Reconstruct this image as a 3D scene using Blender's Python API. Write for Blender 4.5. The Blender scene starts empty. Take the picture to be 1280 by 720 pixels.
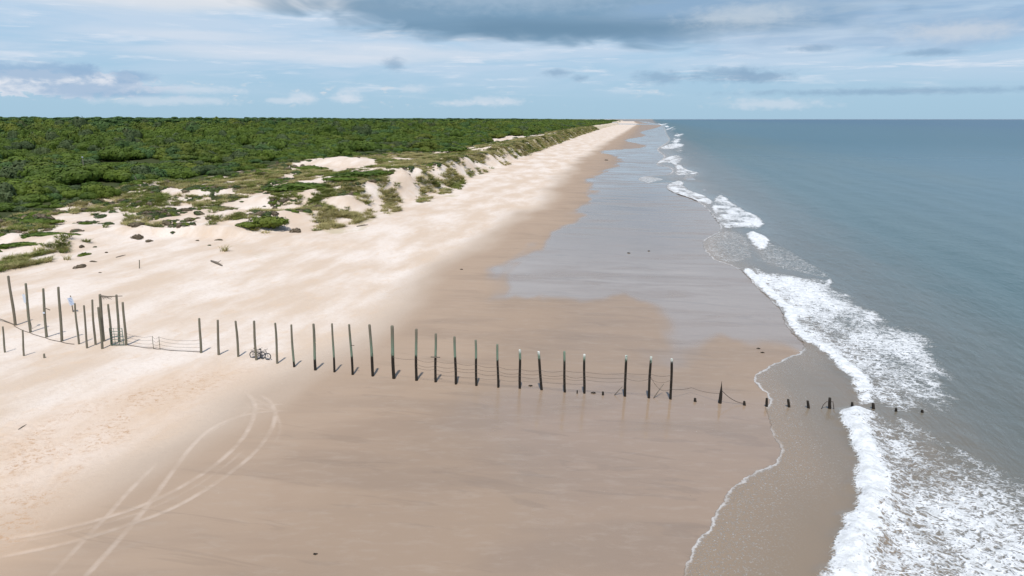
import bpy, math, random
import numpy as np
from mathutils import Vector, Matrix
random.seed(7); rng = np.random.default_rng(11)
R = math.radians
scene = bpy.context.scene
COL = scene.collection

# ------------------------------------------------------------------ survey of the place
CAM_H = 24.0; FOC = 900.0; PITCH = math.atan(211.5/FOC); AZ = R(10.7)
SA, CA = math.sin(AZ), math.cos(AZ)
def st(x, y): return x*SA+y*CA, x*CA-y*SA          # along the shore, across the shore (seaward +)
def xy(s, t): return s*SA+t*CA, s*CA-t*SA
def ray(px, py):
    u = (px-640)/FOC; v = (360-py)/FOC
    return u, math.cos(PITCH)+v*math.sin(PITCH), -math.sin(PITCH)+v*math.cos(PITCH)
def un(px, py, z=0.0):
    d = ray(px, py); k = (z-CAM_H)/d[2]
    return d[0]*k, d[1]*k

def hsh(ix, iy, seed):
    ix = np.asarray(ix); iy = np.asarray(iy)
    h = (ix.astype(np.int64)*374761393 + iy.astype(np.int64)*668265263 + seed*144665) & 0xffffffff
    h = ((h ^ (h >> 13))*1274126177) & 0xffffffff
    h = (h ^ (h >> 16)) & 0xffffffff
    h = (h*2246822519) & 0xffffffff
    return ((h ^ (h >> 15)) & 0xffffff)/float(0xffffff)
def vnoise(x, y, seed=0):
    x = np.asarray(x, float); y = np.asarray(y, float)
    ix = np.floor(x); iy = np.floor(y); fx = x-ix; fy = y-iy
    fx = fx*fx*fx*(fx*(fx*6-15)+10); fy = fy*fy*fy*(fy*(fy*6-15)+10)
    a = hsh(ix, iy, seed); b = hsh(ix+1, iy, seed); c = hsh(ix, iy+1, seed); d = hsh(ix+1, iy+1, seed)
    return (a*(1-fx)+b*fx)*(1-fy)+(c*(1-fx)+d*fx)*fy
def fbm(x, y, o=4, seed=0):
    x = np.asarray(x, float); y = np.asarray(y, float)
    r = 0; a = .5; n = 0
    for i in range(o):
        r = r+a*(vnoise(x, y, seed+i*17)*2-1); n += a; a *= .5
        x, y = x*1.91*.8+y*1.91*.6+5.3, -x*1.91*.6+y*1.91*.8+9.1
    return r/n
def sm(a, b, x):
    q = np.clip((np.asarray(x, float)-a)/(b-a), 0, 1); return q*q*(3-2*q)
def curve(pts):
    X = np.log([p[0] for p in pts]); Y = np.array([p[1] for p in pts], float)
    return lambda s: np.interp(np.log(np.maximum(np.asarray(s, float), 1)), X, Y)
WL = curve([(10, 7), (60, 9), (200, 10), (450, 9), (1077, 16), (3570, 20), (7000, -90), (20000, -1500), (70000, -9000)])
TOE = curve([(10, -100), (60, -97), (90, -96), (109, -93), (119, -90), (123, -74), (141, -65.5), (170, -63), (220, -62.5), (358, -68),
             (655, -80), (1265, -100), (2800, -119), (7000, -260), (20000, -1750), (70000, -9600)])
THK = curve([(60, -122), (115, -123), (144, -133), (180, -134), (215, -126), (260, -140), (315, -150), (345, -128), (410, -113), (617, -114), (1197, -142),
             (2800, -152), (7000, -300), (20000, -1800), (70000, -9700)])
DRY = curve([(10, -39), (27, -39), (39, -36), (56, -34), (68, -31), (90, -32.5), (136, -32), (210, -30), (422, -40), (1344, -46), (3500, -60), (7000, -160), (20000, -1600), (70000, -9300)])
MOUNDS = [(430, 204, 6, 24, 2.6), (375, 208, 5, 16, 1.2), (240, 262, 5, 16, 1.0)]
MW = [(st(*un(a, b, z)), w, h) for a, b, z, w, h in MOUNDS]
def height(s, t):
    s = np.asarray(s, float); t = np.asarray(t, float)
    wl = WL(s); toe = TOE(s)+2.5*fbm(s/14, t*0+3, 3, 5); u = wl-t
    bw = wl-toe
    z = np.where(u < 40, .022*u, .88+1.5*(u-40)/np.maximum(bw-40, 5))
    z = np.where(u < 0, np.maximum(.028*u, -4), z)
    z = np.minimum(z, 2.4)
    dry = sm(-36, -52, t-0*s)*sm(0, 12, u-30)
    z = z+dry*(.22*fbm(s/22, t/7, 3, 21)+.06*fbm(s/3.5, t/1.6, 2, 23))
    v = toe-t
    hc = 3.5+2.4*fbm(s/26, t/60, 3, 31)-1.3*sm(165, 145, s)-1.7*sm(125, 100, s)+2.6*sm(140, 210, s)
    w = 10+4*fbm(s/9, s*0+4, 3, 33)
    face = sm(0, 1, v/np.maximum(w, 5))
    z = z+face*hc*(1-(.45-.2*sm(200, 150, s))*sm(12, 42, v))
    veg = sm(2, 14, v)
    z = z+veg*(1.1*fbm(s/11, t/9, 4, 41)+.35*fbm(s/3, t/3, 3, 43))*(1-.5*sm(70, 140, v))
    z = z+sm(1, 6, v)*sm(16, 8, v)*.9*fbm(s/5, t/14, 3, 47)
    z = z+sm(60, 130, v)*3.2*fbm(s/22, t/30, 2, 57)+sm(60, 200, v)*1.6*fbm(s/70, t/50, 3, 51)+sm(200, 1300, v)*4.5
    z = z+sm(350, 900, v)*1.5*fbm(s/260, t/160, 3, 53)
    for (ms, mt), mw, mh in MW:
        z = z+mh*np.exp(-((s-ms)**2+((t-mt)*1.2)**2)/(2*(mw*.5)**2))
    return z
def gz(x, y):
    s, t = st(x, y); return float(height(s, t))
def hit(px, py):
    d = np.array(ray(px, py)); k0 = (9-CAM_H)/d[2]; k1 = (-.5-CAM_H)/d[2]
    ks = np.linspace(k0, k1, 500)
    X = d[0]*ks; Y = d[1]*ks; Z = CAM_H+d[2]*ks
    s, t = st(X, Y); g = height(s, t)
    i = int(np.argmax(Z <= g)); i = max(i, 1)
    a = Z[i-1]-g[i-1]; b = Z[i]-g[i]; q = a/(a-b) if a != b else 0
    k = ks[i-1]+(ks[i]-ks[i-1])*q
    x, y = d[0]*k, d[1]*k
    return Vector((x, y, gz(x, y)))
def height_above(base, px, py):
    """height of a point of the picture standing over the ground point base, and its sideways lean"""
    d = ray(px, py); k = base.y/d[1]
    return CAM_H+d[2]*k-base.z, d[0]*k-base.x

# ------------------------------------------------------------------ tagging and mesh helpers
def tag(o, label=None, cat=None, group=None, kind=None):
    if label: o['label'] = label
    if cat: o['category'] = cat
    if group: o['group'] = group
    if kind: o['kind'] = kind
    return o
def empty(name, loc):
    o = bpy.data.objects.new(name, None); COL.objects.link(o); o.location = loc; o.empty_display_size = .3
    return o
def mk(name, V, F, mat, parent=None, smooth=True, attrs=None, loc=None):
    me = bpy.data.meshes.new(name)
    if isinstance(F, np.ndarray):
        V = np.asarray(V, np.float32)
        me.vertices.add(len(V)); me.vertices.foreach_set('co', V.ravel())
        n, k = F.shape
        me.loops.add(n*k); me.loops.foreach_set('vertex_index', F.astype(np.int32).ravel())
        me.polygons.add(n); me.polygons.foreach_set('loop_start', np.arange(0, n*k, k, dtype=np.int32))
        try: me.polygons.foreach_set('loop_total', np.full(n, k, np.int32))
        except Exception: pass
        me.update(calc_edges=True)
    else:
        me.from_pydata([tuple(v) for v in V], [], F); me.update()
    if smooth: me.polygons.foreach_set('use_smooth', np.ones(len(me.polygons), bool))
    for k_, a in (attrs or {}).items():
        a = np.asarray(a, np.float32)
        if a.ndim == 1:
            at = me.attributes.new(k_, 'FLOAT', 'POINT'); at.data.foreach_set('value', a)
        else:
            at = me.attributes.new(k_, 'FLOAT_VECTOR', 'POINT'); at.data.foreach_set('vector', a.ravel())
    for m in (mat if isinstance(mat, (list, tuple)) else [mat]): me.materials.append(m)
    o = bpy.data.objects.new(name, me); COL.objects.link(o)
    if parent: o.parent = parent
    if loc is not None: o.location = loc
    return o
class MB:
    def __init__(s): s.V = []; s.F = []
    def ring_tube(s, pts, rad, n=8, cap=True):
        pts = [Vector(p) for p in pts]; rad = rad if isinstance(rad, (list, tuple)) else [rad]*len(pts)
        b = len(s.V); prev = None
        for i, p in enumerate(pts):
            tdir = (pts[min(i+1, len(pts)-1)]-pts[max(i-1, 0)]).normalized()
            ref = prev if prev else (Vector((1, 0, 0)) if abs(tdir.x) < .9 else Vector((0, 1, 0)))
            a = (ref-tdir*ref.dot(tdir)).normalized(); prev = a; c = tdir.cross(a)
            for j in range(n):
                q = 2*math.pi*j/n; s.V.append(p+(a*math.cos(q)+c*math.sin(q))*rad[i])
        for i in range(len(pts)-1):
            for j in range(n):
                k = (j+1) % n
                s.F.append((b+i*n+j, b+i*n+k, b+(i+1)*n+k, b+(i+1)*n+j))
        if cap:
            s.F.append(tuple(b+j for j in reversed(range(n)))); e = b+(len(pts)-1)*n
            s.F.append(tuple(e+j for j in range(n)))
        return s
    def torus(s, c, R_, r, axis='Y', n=28, m=6):
        b = len(s.V)
        for i in range(n):
            q = 2*math.pi*i/n
            for j in range(m):
                w = 2*math.pi*j/m; rr = R_+r*math.cos(w)
                s.V.append(Vector(c)+Vector((rr*math.cos(q), r*math.sin(w), rr*math.sin(q))))
        for i in range(n):
            for j in range(m):
                s.F.append((b+i*m+j, b+((i+1) % n)*m+j, b+((i+1) % n)*m+(j+1) % m, b+i*m+(j+1) % m))
        return s
    def box(s, c, sz, rot=None):
        b = len(s.V); c = Vector(c)
        for x, y, z in ((-1,-1,-1),(1,-1,-1),(1,1,-1),(-1,1,-1),(-1,-1,1),(1,-1,1),(1,1,1),(-1,1,1)):
            v = Vector((x*sz[0]/2, y*sz[1]/2, z*sz[2]/2))
            if rot: v = rot @ v
            s.V.append(c+v)
        for f in ((0,3,2,1),(4,5,6,7),(0,1,5,4),(1,2,6,5),(2,3,7,6),(3,0,4,7)): s.F.append(tuple(b+i for i in f))
        return s
    def build(s, name, mat, parent=None, smooth=True, attrs=None, loc=None): return mk(name, s.V, s.F, mat, parent, smooth, attrs, loc)

# ------------------------------------------------------------------ node helpers
class NT:
    def __init__(s, tree): s.t = tree; s.n = tree.nodes; s.l = tree.links
    def new(s, typ, ins=None, **kw):
        n = s.n.new(typ)
        for k, v in kw.items(): setattr(n, k, v)
        for k, v in (ins or {}).items():
            sock = n.inputs[k]
            if hasattr(v, 'is_output') or isinstance(v, bpy.types.NodeSocket): s.l.new(v, sock)
            else: sock.default_value = v
        return n
    def m(s, op, a, b=None, c=None, clamp=False):
        n = s.n.new('ShaderNodeMath'); n.operation = op; n.use_clamp = clamp
        for i, v in enumerate((a, b, c)):
            if v is None: continue
            if isinstance(v, bpy.types.NodeSocket): s.l.new(v, n.inputs[i])
            else: n.inputs[i].default_value = v
        return n.outputs[0]
    def ss(s, a, b, x):
        n = s.n.new('ShaderNodeMapRange'); n.interpolation_type = 'SMOOTHSTEP'
        for i, v in ((0, x), (1, a), (2, b)):
            if isinstance(v, bpy.types.NodeSocket): s.l.new(v, n.inputs[i])
            else: n.inputs[i].default_value = v
        return n.outputs[0]
    def mix(s, f, a, b):
        n = s.n.new('ShaderNodeMix'); n.data_type = 'RGBA'
        for i, v in ((0, f), (6, a), (7, b)):
            if isinstance(v, bpy.types.NodeSocket): s.l.new(v, n.inputs[i])
            else: n.inputs[i].default_value = v if i == 0 else (tuple(v)+(1,))[:4]
        return n.outputs[2]
    def noise(s, vec, sc, det=4, rough=.55, dist=0, scl=None):
        if scl is not None:
            mp = s.new('ShaderNodeMapping', {'Vector': vec, 'Scale': scl}); vec = mp.outputs[0]
        n = s.new('ShaderNodeTexNoise', {'Vector': vec, 'Scale': sc, 'Detail': det, 'Roughness': rough, 'Distortion': dist})
        return n.outputs['Fac']
    def attr(s, name, out='Fac'): return s.new('ShaderNodeAttribute', attribute_name=name).outputs[out]
    def combine(s, x, y, z=0.0):
        n = s.n.new('ShaderNodeCombineXYZ')
        for i, v in enumerate((x, y, z)):
            if isinstance(v, bpy.types.NodeSocket): s.l.new(v, n.inputs[i])
            else: n.inputs[i].default_value = v
        return n.outputs[0]
def material(name):
    m = bpy.data.materials.new(name); m.use_nodes = True; m.node_tree.nodes.clear()
    nt = NT(m.node_tree); out = nt.n.new('ShaderNodeOutputMaterial')
    return m, nt, out
def simple(name, col, rough=.8, var=.25, scale=8, metal=0.0, bump=.0):
    m, nt, out = material(name)
    tc = nt.new('ShaderNodeTexCoord').outputs['Object']
    n = nt.noise(tc, scale, 4)
    c = nt.mix(n, [v*(1-var) for v in col], [min(v*(1+var), 1) for v in col])
    b = nt.new('ShaderNodeBsdfPrincipled', {'Base Color': c, 'Roughness': rough, 'Metallic': metal})
    if bump:
        bp = nt.new('ShaderNodeBump', {'Height': n, 'Strength': bump, 'Distance': .02}); nt.l.new(bp.outputs[0], b.inputs['Normal'])
    nt.l.new(b.outputs[0], out.inputs[0]); return m

# ------------------------------------------------------------------ polygons traced on the ground
def wpoly(L, z=0.0): return np.array([un(a, b, z) for a, b in L])
def seg_dist(P, A, closed=True):
    B = np.roll(A, -1, 0) if closed else A[1:]; A0 = A if closed else A[:-1]
    out = np.full(len(P), 1e18); px = np.ascontiguousarray(P[:, 0]); py = np.ascontiguousarray(P[:, 1])
    for (ax, ay), (bx, by) in zip(A0, B):
        dx, dy = bx-ax, by-ay; l2 = max(dx*dx+dy*dy, 1e-9)
        q = ((px-ax)*dx+(py-ay)*dy)/l2; np.clip(q, 0, 1, out=q)
        np.minimum(out, (ax+q*dx-px)**2+(ay+q*dy-py)**2, out=out)
    return np.sqrt(out)
def inside(P, A):
    x, y = P[:, 0], P[:, 1]; r = np.zeros(len(P), bool); B = np.roll(A, -1, 0)
    for (x1, y1), (x2, y2) in zip(A, B):
        if y1 == y2: continue
        c = ((y1 > y) != (y2 > y)) & (x < (x2-x1)*(y-y1)/(y2-y1)+x1); r ^= c
    return r
def sdist(P, A, far=60.0):
    """signed distance in metres (inside +), exact near the outline only"""
    out = np.full(len(P), -float(far))
    lo = A.min(0)-far; hi = A.max(0)+far
    m = np.all((P > lo) & (P < hi), 1)
    if m.any():
        Q = P[m]; d = seg_dist(Q, A); out[m] = np.where(inside(Q, A), d, -d)
    return out
def smooth_poly(A, it=2, closed=True):
    for _ in range(it):
        B = np.roll(A, -1, 0); A = np.stack([A*.75+B*.25, A*.25+B*.75], 1).reshape(-1, 2)
    return A

WEDGE = [(835, 775), (845, 745), (854, 720), (867, 687), (885, 662), (898, 633), (914, 613), (943, 590), (976, 577), (973, 555), (964, 536), (961, 521), (957, 509),
         (962, 490), (953, 488), (944, 478), (944, 470), (950, 464), (972, 451), (1008, 434), (1002, 425), (987, 410), (978, 397), (980, 389), (967, 376), (950, 361), (942, 352),
         (925, 335), (907, 328), (894, 326), (882, 314), (877, 305), (882, 297), (905, 286), (891, 269), (884, 260), (869, 249), (843, 242), (831, 235), (839, 228),
         (818, 231), (800, 228), (797, 223), (815, 220), (840, 218), (840, 209), (815, 207), (833, 196), (822, 190), (821, 185), (838, 176), (832, 168), (830, 161), (829, 157.5), (822, 155)]
we = [un(a, b) for a, b in WEDGE]
we = [xy(10, 3), xy(24, -1)] + we + [xy(5200, -20), xy(7000, -90), xy(20000, -1500), xy(70000, -9000)]
we_s = smooth_poly(np.array(we), 2)[:-3]
WATER = np.vstack([we_s, [xy(90000, -9000)], [xy(90000, 90000)], [xy(-5000, 90000)], [xy(-5000, 3)]])

SHEEN = smooth_poly(wpoly([(600, 378), (618, 360), (622, 342), (660, 314), (700, 288), (728, 258), (738, 240), (730, 224), (770, 208), (775, 197), (740, 190), (795, 186), (812, 182), (770, 176), (812, 170), (795, 166), (820, 160),
                     (828, 156), (900, 160), (960, 230), (1100, 330), (1200, 480), (1100, 470), (960, 430), (905, 420), (870, 430), (838, 460), (826, 440), (834, 402), (812, 384), (790, 371), (740, 378), (700, 374), (650, 380)], .3), 2)
SHEEN2 = smooth_poly(wpoly([(640, 492), (740, 493), (850, 499), (985, 505), (1060, 520), (1100, 720), (1100, 800), (690, 800), (700, 640), (660, 560), (600, 520)], .2), 2)
WRACK = smooth_poly(wpoly([(-40, 640), (0, 560), (60, 530), (130, 500), (200, 475), (290, 462), (310, 470), (230, 500), (180, 540), (100, 575), (60, 640), (0, 700)], 1.0), 2)
def zwp(L, z): return smooth_poly(wpoly(L, z), 2)
SANDP = [(zwp([(-30, 312), (-30, 296), (50, 288), (110, 280), (160, 277), (150, 284), (90, 292), (40, 305)], 4.2), 1),
         (zwp([(30, 276), (60, 262), (150, 262), (170, 275), (100, 283), (50, 281)], 4.5), .45),
         (zwp([(172, 272), (200, 255), (236, 252), (268, 262), (250, 274), (200, 277)], 4.5), .5),
         (zwp([(262, 272), (296, 252), (330, 240), (345, 246), (318, 262), (290, 272)], 5), 1),
         (zwp([(345, 210), (400, 199), (422, 195), (445, 197), (482, 206), (450, 212), (440, 218), (400, 212), (370, 214)], 6.5), 1),
         (zwp([(328, 242), (350, 226), (378, 221), (372, 236), (350, 240)], 5), .5),
         (zwp([(383, 240), (400, 224), (412, 228), (405, 240), (388, 250), (370, 250)], 5.5), 1),
         (zwp([(520, 198), (540, 192), (575, 186), (580, 190), (592, 182), (598, 186), (588, 193), (560, 197)], 5), .9),
         (zwp([(596, 180), (620, 173), (650, 171), (690, 170), (690, 173), (650, 178), (620, 180)], 5), 1),
         (zwp([(690, 162.5), (700, 159.5), (705, 161), (700, 163.5)], 6), 1), (zwp([(707, 161), (713, 159.8), (718, 161), (712, 163)], 6), 1),
         (zwp([(505, 190), (514, 189), (520, 191), (510, 192.5)], 5), 1), (zwp([(298, 224), (304, 222.5), (308, 225), (301, 227)], 4), .9)]

GRASSP = [(zwp([(-40, 345), (-20, 338), (30, 328), (65, 324), (95, 303), (150, 288), (230, 282), (232, 277), (190, 277), (120, 285), (60, 299), (0, 302), (-40, 306)], 3.2), .8),
          (zwp([(372, 262), (385, 248), (400, 244), (430, 250), (448, 240), (470, 255), (480, 268), (462, 277), (440, 281), (400, 283), (378, 275)], 3.8), .75),
          (zwp([(450, 225), (470, 220), (488, 228), (503, 245), (505, 252), (485, 263), (470, 252), (455, 235)], 4.5), .8),
          (zwp([(508, 234), (528, 232), (543, 238), (538, 247), (520, 243)], 4.5), .65), (zwp([(545, 214), (582, 208), (580, 232), (562, 240), (545, 230)], 5), .75),
          (zwp([(286, 283), (335, 300), (350, 318), (310, 312), (276, 295)], 3.5), .45)]
def tp(L): return [(a/2.769, 460+b/2.769) for a, b in L]
TRACKS = [(tp([(-80, 618), (0, 607), (200, 570), (400, 515), (520, 470), (640, 410), (760, 330), (850, 240), (880, 170), (885, 130), (862, 98), (830, 85)]), 1),
         (tp([(-80, 680), (0, 665), (250, 610), (450, 545), (600, 490), (750, 400), (880, 300), (940, 220), (957, 160), (935, 115), (880, 92)]), .9),
         (tp([(100, 800), (180, 720), (320, 570), (380, 510), (430, 450), (500, 380), (560, 320)]), .7),
         (tp([(220, 800), (300, 720), (420, 590), (520, 470), (600, 360), (660, 280), (720, 220), (800, 180), (900, 155), (1020, 150)]), .85),
         (tp([(840, 125), (920, 132), (1040, 125)]), .5), (tp([(690, 260), (760, 205), (850, 165), (880, 120)]), .45),
         (tp([(-80, 215), (0, 222), (90, 230), (160, 262), (195, 320), (185, 390), (120, 470), (0, 572)]), .6), (tp([(-60, 245), (0, 255), (60, 268), (95, 300), (100, 360), (60, 420), (-20, 500)]), .6),
         (tp([(-80, 632), (0, 622), (190, 590), (380, 540), (520, 492), (660, 425), (790, 335), (870, 262)]), .35), (tp([(840, 100), (900, 118), (960, 160), (975, 220), (930, 290)]), .4),
         (tp([(780, 150), (860, 140), (930, 150), (1040, 152)]), .45), (tp([(-60, 190), (40, 200), (130, 222), (190, 262), (225, 320), (215, 400), (150, 480), (40, 560)]), .4), (tp([(-60, 270), (20, 285), (60, 315), (60, 360), (10, 430)]), .45),
         (tp([(-60, 520), (40, 470), (120, 400), (170, 330)]), .3), (tp([(-20, 690), (60, 640), (150, 560), (210, 470), (300, 380)]), .3)]
def track_mask(P):
    k = np.zeros(len(P))
    for L, f in TRACKS:
        A = np.array([un(a, b, .75) for a, b in L])
        for _ in range(3):
            q = A[:-1]*.75+A[1:]*.25; r = A[:-1]*.25+A[1:]*.75; A = np.vstack([A[:1], np.stack([q, r], 1).reshape(-1, 2), A[-1:]])
        d = seg_dist(P, A, closed=False); e = np.minimum(np.hypot(*(P-A[-1]).T), np.hypot(*(P-A[0]).T))
        k = np.maximum(k, f*sm(.30, .0, d)*sm(0, 2.5, e))
    return k

# ------------------------------------------------------------------ the ground: one sheet to the horizon
def sand_mask(P, mode=0):
    """1 on bare sand; mode 0 all openings, 1 only clean ones, 2 only mottled ones"""
    k = np.zeros(len(P)); D = np.hypot(P[:, 0], P[:, 1]); wob = fbm(P[:, 0]/3.5, P[:, 1]/6, 3, 151)*(.6+D/110)
    for A, a in SANDP:
        if (mode == 1 and a < .6) or (mode == 2 and a >= .6): continue
        k = np.maximum(k, sm(-.9, .9, sdist(P, A, 12)+wob))
    return k
def ground():
    s = [8.0]
    while s[-1] < 70000: s.append(s[-1]+(.14 if 26 < s[-1] < 58 else max(.5, .007*s[-1])))
    s = np.array(s)
    mid = np.concatenate([np.arange(-175, -52, .8), np.arange(-52, -23, .13), np.arange(-23, -12, 1.0), np.arange(-12, 42, .7)])
    L = []; x = -175.0; d = .75
    while x > -60000: d *= 1.035; x -= d; L.append(x)
    Rr = []; x = 42.0; d = .6
    while x < 400: d *= 1.12; x += d; Rr.append(x)
    c = np.concatenate([np.array(L)[::-1], mid, Rr])
    S, C = np.meshgrid(s, c, indexing='ij')
    shift = TOE(S)+64; shift = np.where(S < 130, shift*0, shift)*sm(130, 240, S)
    sw = WL(S)-9
    wgt = sm(-12, -58, C); T = C+shift*wgt+sw*(1-wgt)*sm(300, 1500, S)
    Z = height(S, T)
    X, Y = xy(S, T); P = np.stack([X.ravel(), Y.ravel()], 1)
    Sf, Tf = S.ravel(), T.ravel()
    v = TOE(Sf)-Tf
    nz = fbm(Sf/22, Tf/10, 4, 61)
    damp = Tf-DRY(Sf)+3.5*nz
    sh = np.maximum(sdist(P, SHEEN, 40), np.where(Sf > 3000, 10, -40)*sm(0, 1, np.abs(1)))
    sh = np.where(Sf > 3500, Tf-(WL(Sf)-25), sh)
    sh2 = sdist(P, SHEEN2, 40)
    wr = sdist(P, WRACK, 20)
    thk = THK(Sf)+5*fbm(Sf/12, Tf/12, 3, 71)-Tf
    sand = sand_mask(P, 0)
    tr = np.zeros(len(P)); tm = (Sf > 25) & (Sf < 59) & (Tf > -53) & (Tf < -22); tr[tm] = track_mask(P[tm])
    veg = sm(-1, 5, thk)*(1-sand)
    gr = grass_density(Sf, Tf)*(1-sand)
    # beyond the last single trees the sheet itself is the canopy's top
    D = np.hypot(P[:, 0], P[:, 1])
    Zf = Z.ravel()-.04*tr+.02*np.clip(1-np.abs(tr-.12)/.12, 0, 1)*(tr > 0)+veg*sm(3000, 5500, D)*5
    n, k = S.shape
    i = np.arange(n-1)[:, None]*k+np.arange(k-1)[None, :]; i = i.ravel()
    F = np.stack([i, i+k, i+k+1, i+1], 1)
    V = np.stack([X.ravel(), Y.ravel(), Zf], 1)
    o = mk('beach_and_dunes_ground', V, F, M_sand, attrs={'st': np.stack([Sf, Tf, Sf*0], 1), 'damp': damp, 'sheen': sh, 'sheenb': sh2, 'wrack': wr, 'veg': veg, 'grass': gr,
           'face': v, 'track': tr})
    return tag(o, kind='structure')

def grass_density(s, t):
    """beach grass on the dunes: 0 bare .. 1 full"""
    s = np.asarray(s, float); t = np.asarray(t, float)
    v = TOE(s)+2.5*fbm(s/14, t*0+3, 3, 5)-t
    n = fbm(s/9, t/22, 4, 81); n2 = fbm(s/4.0, t/10, 3, 83)
    top = sm(9, 13, v)*sm(-.18, .2, n+.45*n2+.12)
    st_ = fbm(s/np.maximum(s*.008, 1.3), t/12, 3, 85)
    face = sm(0, 3, v)*sm(16, 9, v)*sm(-.05, .18, .5*n+.8*st_+.34*sm(190, 260, s)-.5*sm(215, 180, s))
    left = sm(112, 96, s)*sm(-3, 6, v)*.8*sm(-.2, .1, n+n2*.5)
    top = top*(1-.6*sm(15, 19, v)*sm(195, 170, s))*(1-.9*sm(118, 108, s))
    P = np.stack(xy(s, t), 1).reshape(-1, 2); gp = np.zeros(len(P)); wob = fbm(P[:, 0]/2.5, P[:, 1]/5, 3, 153)*2.2
    for A, a in GRASSP: gp = np.maximum(gp, a*sm(-.5, 2.0, sdist(P, A, 10)+wob-.6))
    gp *= sm(-.22, .16, fbm(P[:, 0]/3.0, P[:, 1]/7, 3, 155))
    thk = THK(s)-t
    return np.maximum(gp.reshape(s.shape), np.clip(np.maximum(top, face), 0, 1)*(1-.6*sm(0, 8, thk)))

# ------------------------------------------------------------------ sand material
def mat_sand():
    m, nt, out = material('sand')
    pos = nt.new('ShaderNodeNewGeometry').outputs['Position']; S = nt.attr('st', 'Vector')
    damp = nt.attr('damp'); sh = nt.attr('sheen'); sh2 = nt.attr('sheenb'); wr = nt.attr('wrack'); veg = nt.attr('veg'); gr = nt.attr('grass')
    nl = nt.noise(S, 1, 4, .6, 0, (.055, .14, 1)); nm = nt.noise(S, 1, 4, .62, .8, (.32, .6, 1)); nf = nt.noise(pos, 2.2, 5, .7); nff = nt.noise(pos, 11, 3, .6)
    big = nt.noise(S, 1, 3, .5, .6, (.05, .12, 1))
    dry = nt.mix(nt.ss(.35, .68, nl), (.60, .475, .365), (.74, .648, .565))
    dry = nt.mix(nt.m('MULTIPLY', nt.ss(.52, .72, nm), .45), dry, (.64, .47, .325))
    dry = nt.mix(nt.m('MULTIPLY', nt.ss(.45, .7, nf), .35), dry, (.55, .44, .35))
    dry = nt.mix(nt.m('MULTIPLY', nt.ss(.55, .68, nff), .18), dry, (.42, .34, .27))
    d = nt.m('ADD', damp, nt.m('MULTIPLY', nt.m('SUBTRACT', nl, .5), 5.0))
    d = nt.m('ADD', d, nt.m('MULTIPLY', nt.m('SUBTRACT', nf, .5), .8))
    c1 = nt.mix(nt.ss(-5, 2, d), dry, (.50, .405, .32))
    c1 = nt.mix(nt.ss(-1.5, 6, d), c1, (.385, .285, .207))
    c1 = nt.mix(nt.ss(7, 22, d), c1, (.330, .238, .165))
    tk = nt.attr('track'); tkm = nt.m('MULTIPLY', nt.m('POWER', tk, .7), nt.ss(.05, .45, nt.m('ADD', tk, nt.m('MULTIPLY', nt.m('SUBTRACT', nff, .5), .9)))); c1 = nt.mix(nt.m('MULTIPLY', tkm, nt.m('ADD', .12, nt.m('MULTIPLY', nt.ss(.35, .65, nt.noise(pos, .55, 3, .6)), .34))), c1, (.66, .55, .455))
    c1 = nt.mix(nt.m('MULTIPLY', nt.ss(.5, .7, big), nt.m('MULTIPLY', nt.ss(3, 10, d), .35)), c1, (.33, .235, .165))
    # wrack line: rusty weed fragments
    wn = nt.noise(pos, 1, 5, .78, .6, (1.6, 2.2, 1)); wf = nt.noise(pos, 5, 4, .75)
    wm = nt.m('MULTIPLY', nt.ss(.40, .58, nt.noise(pos, .22, 4, .6)), nt.m('MULTIPLY', nt.ss(-1.5, 1.5, nt.m('ADD', wr, nt.m('MULTIPLY', nt.m('SUBTRACT', nm, .5), 4))), nt.m('MULTIPLY', nt.ss(.47, .62, wn), nt.ss(.36, .56, wf))))
    c1 = nt.mix(nt.m('MULTIPLY', wm, .85), c1, (.36, .19, .085))
    c1 = nt.mix(nt.m('MULTIPLY', nt.ss(-5, 1, wr), .35), c1, (.62, .44, .30))
    # scattered specks of shell and weed
    vo = nt.new('ShaderNodeTexVoronoi', {'Vector': pos, 'Scale': 1.1}); sp = nt.m('LESS_THAN', vo.outputs['Distance'], nt.m('MULTIPLY', nt.ss(.5, .75, nm), .085))
    c1 = nt.mix(nt.m('MULTIPLY', sp, .5), c1, (.16, .12, .09))
    # litter under grass and thicket
    gm = nt.m('MULTIPLY', nt.ss(.25, .8, nt.m('ADD', gr, nt.m('MULTIPLY', nt.m('SUBTRACT', nf, .5), .9))), .55)
    c1 = nt.mix(gm, c1, nt.mix(nm, (.40, .34, .19), (.50, .43, .27)))
    vm = nt.ss(.3, .75, nt.m('ADD', veg, nt.m('MULTIPLY', nt.m('SUBTRACT', nf, .5), .7)))
    c1 = nt.mix(vm, c1, nt.mix(nl, (.035, .045, .02), (.07, .08, .03)))
    # gloss: a film of water lies on the lowest sand
    e = nt.m('MULTIPLY', nt.m('SUBTRACT', nt.noise(S, 1, 2, .45, .3, (.05, .16, 1)), .5), 12.0)
    f1 = nt.ss(-1.5, 2.6, nt.m('ADD', sh, e)); f2 = nt.m('MULTIPLY', nt.ss(-5, 2, nt.m('ADD', sh2, e)), .97)
    film = nt.m('MAXIMUM', f1, f2)
    c1 = nt.mix(nt.m('MULTIPLY', f1, .6), c1, (.32, .266, .22))
    sk = nt.noise(pos, 1, 5, .6, .5, (.05, .22, 1)); sk2 = nt.noise(pos, 1, 5, .68, .3, (.5, 1.5, 1)); rill = nt.noise(S, 1, 4, .65, 1.2, (.5, .09, 1))
    wz = nt.ss(2, 9, d)
    c1 = nt.mix(nt.m('MULTIPLY', nt.m('MULTIPLY', nt.ss(.42, .66, sk), wz), .28), c1, (.20, .152, .118))
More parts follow.
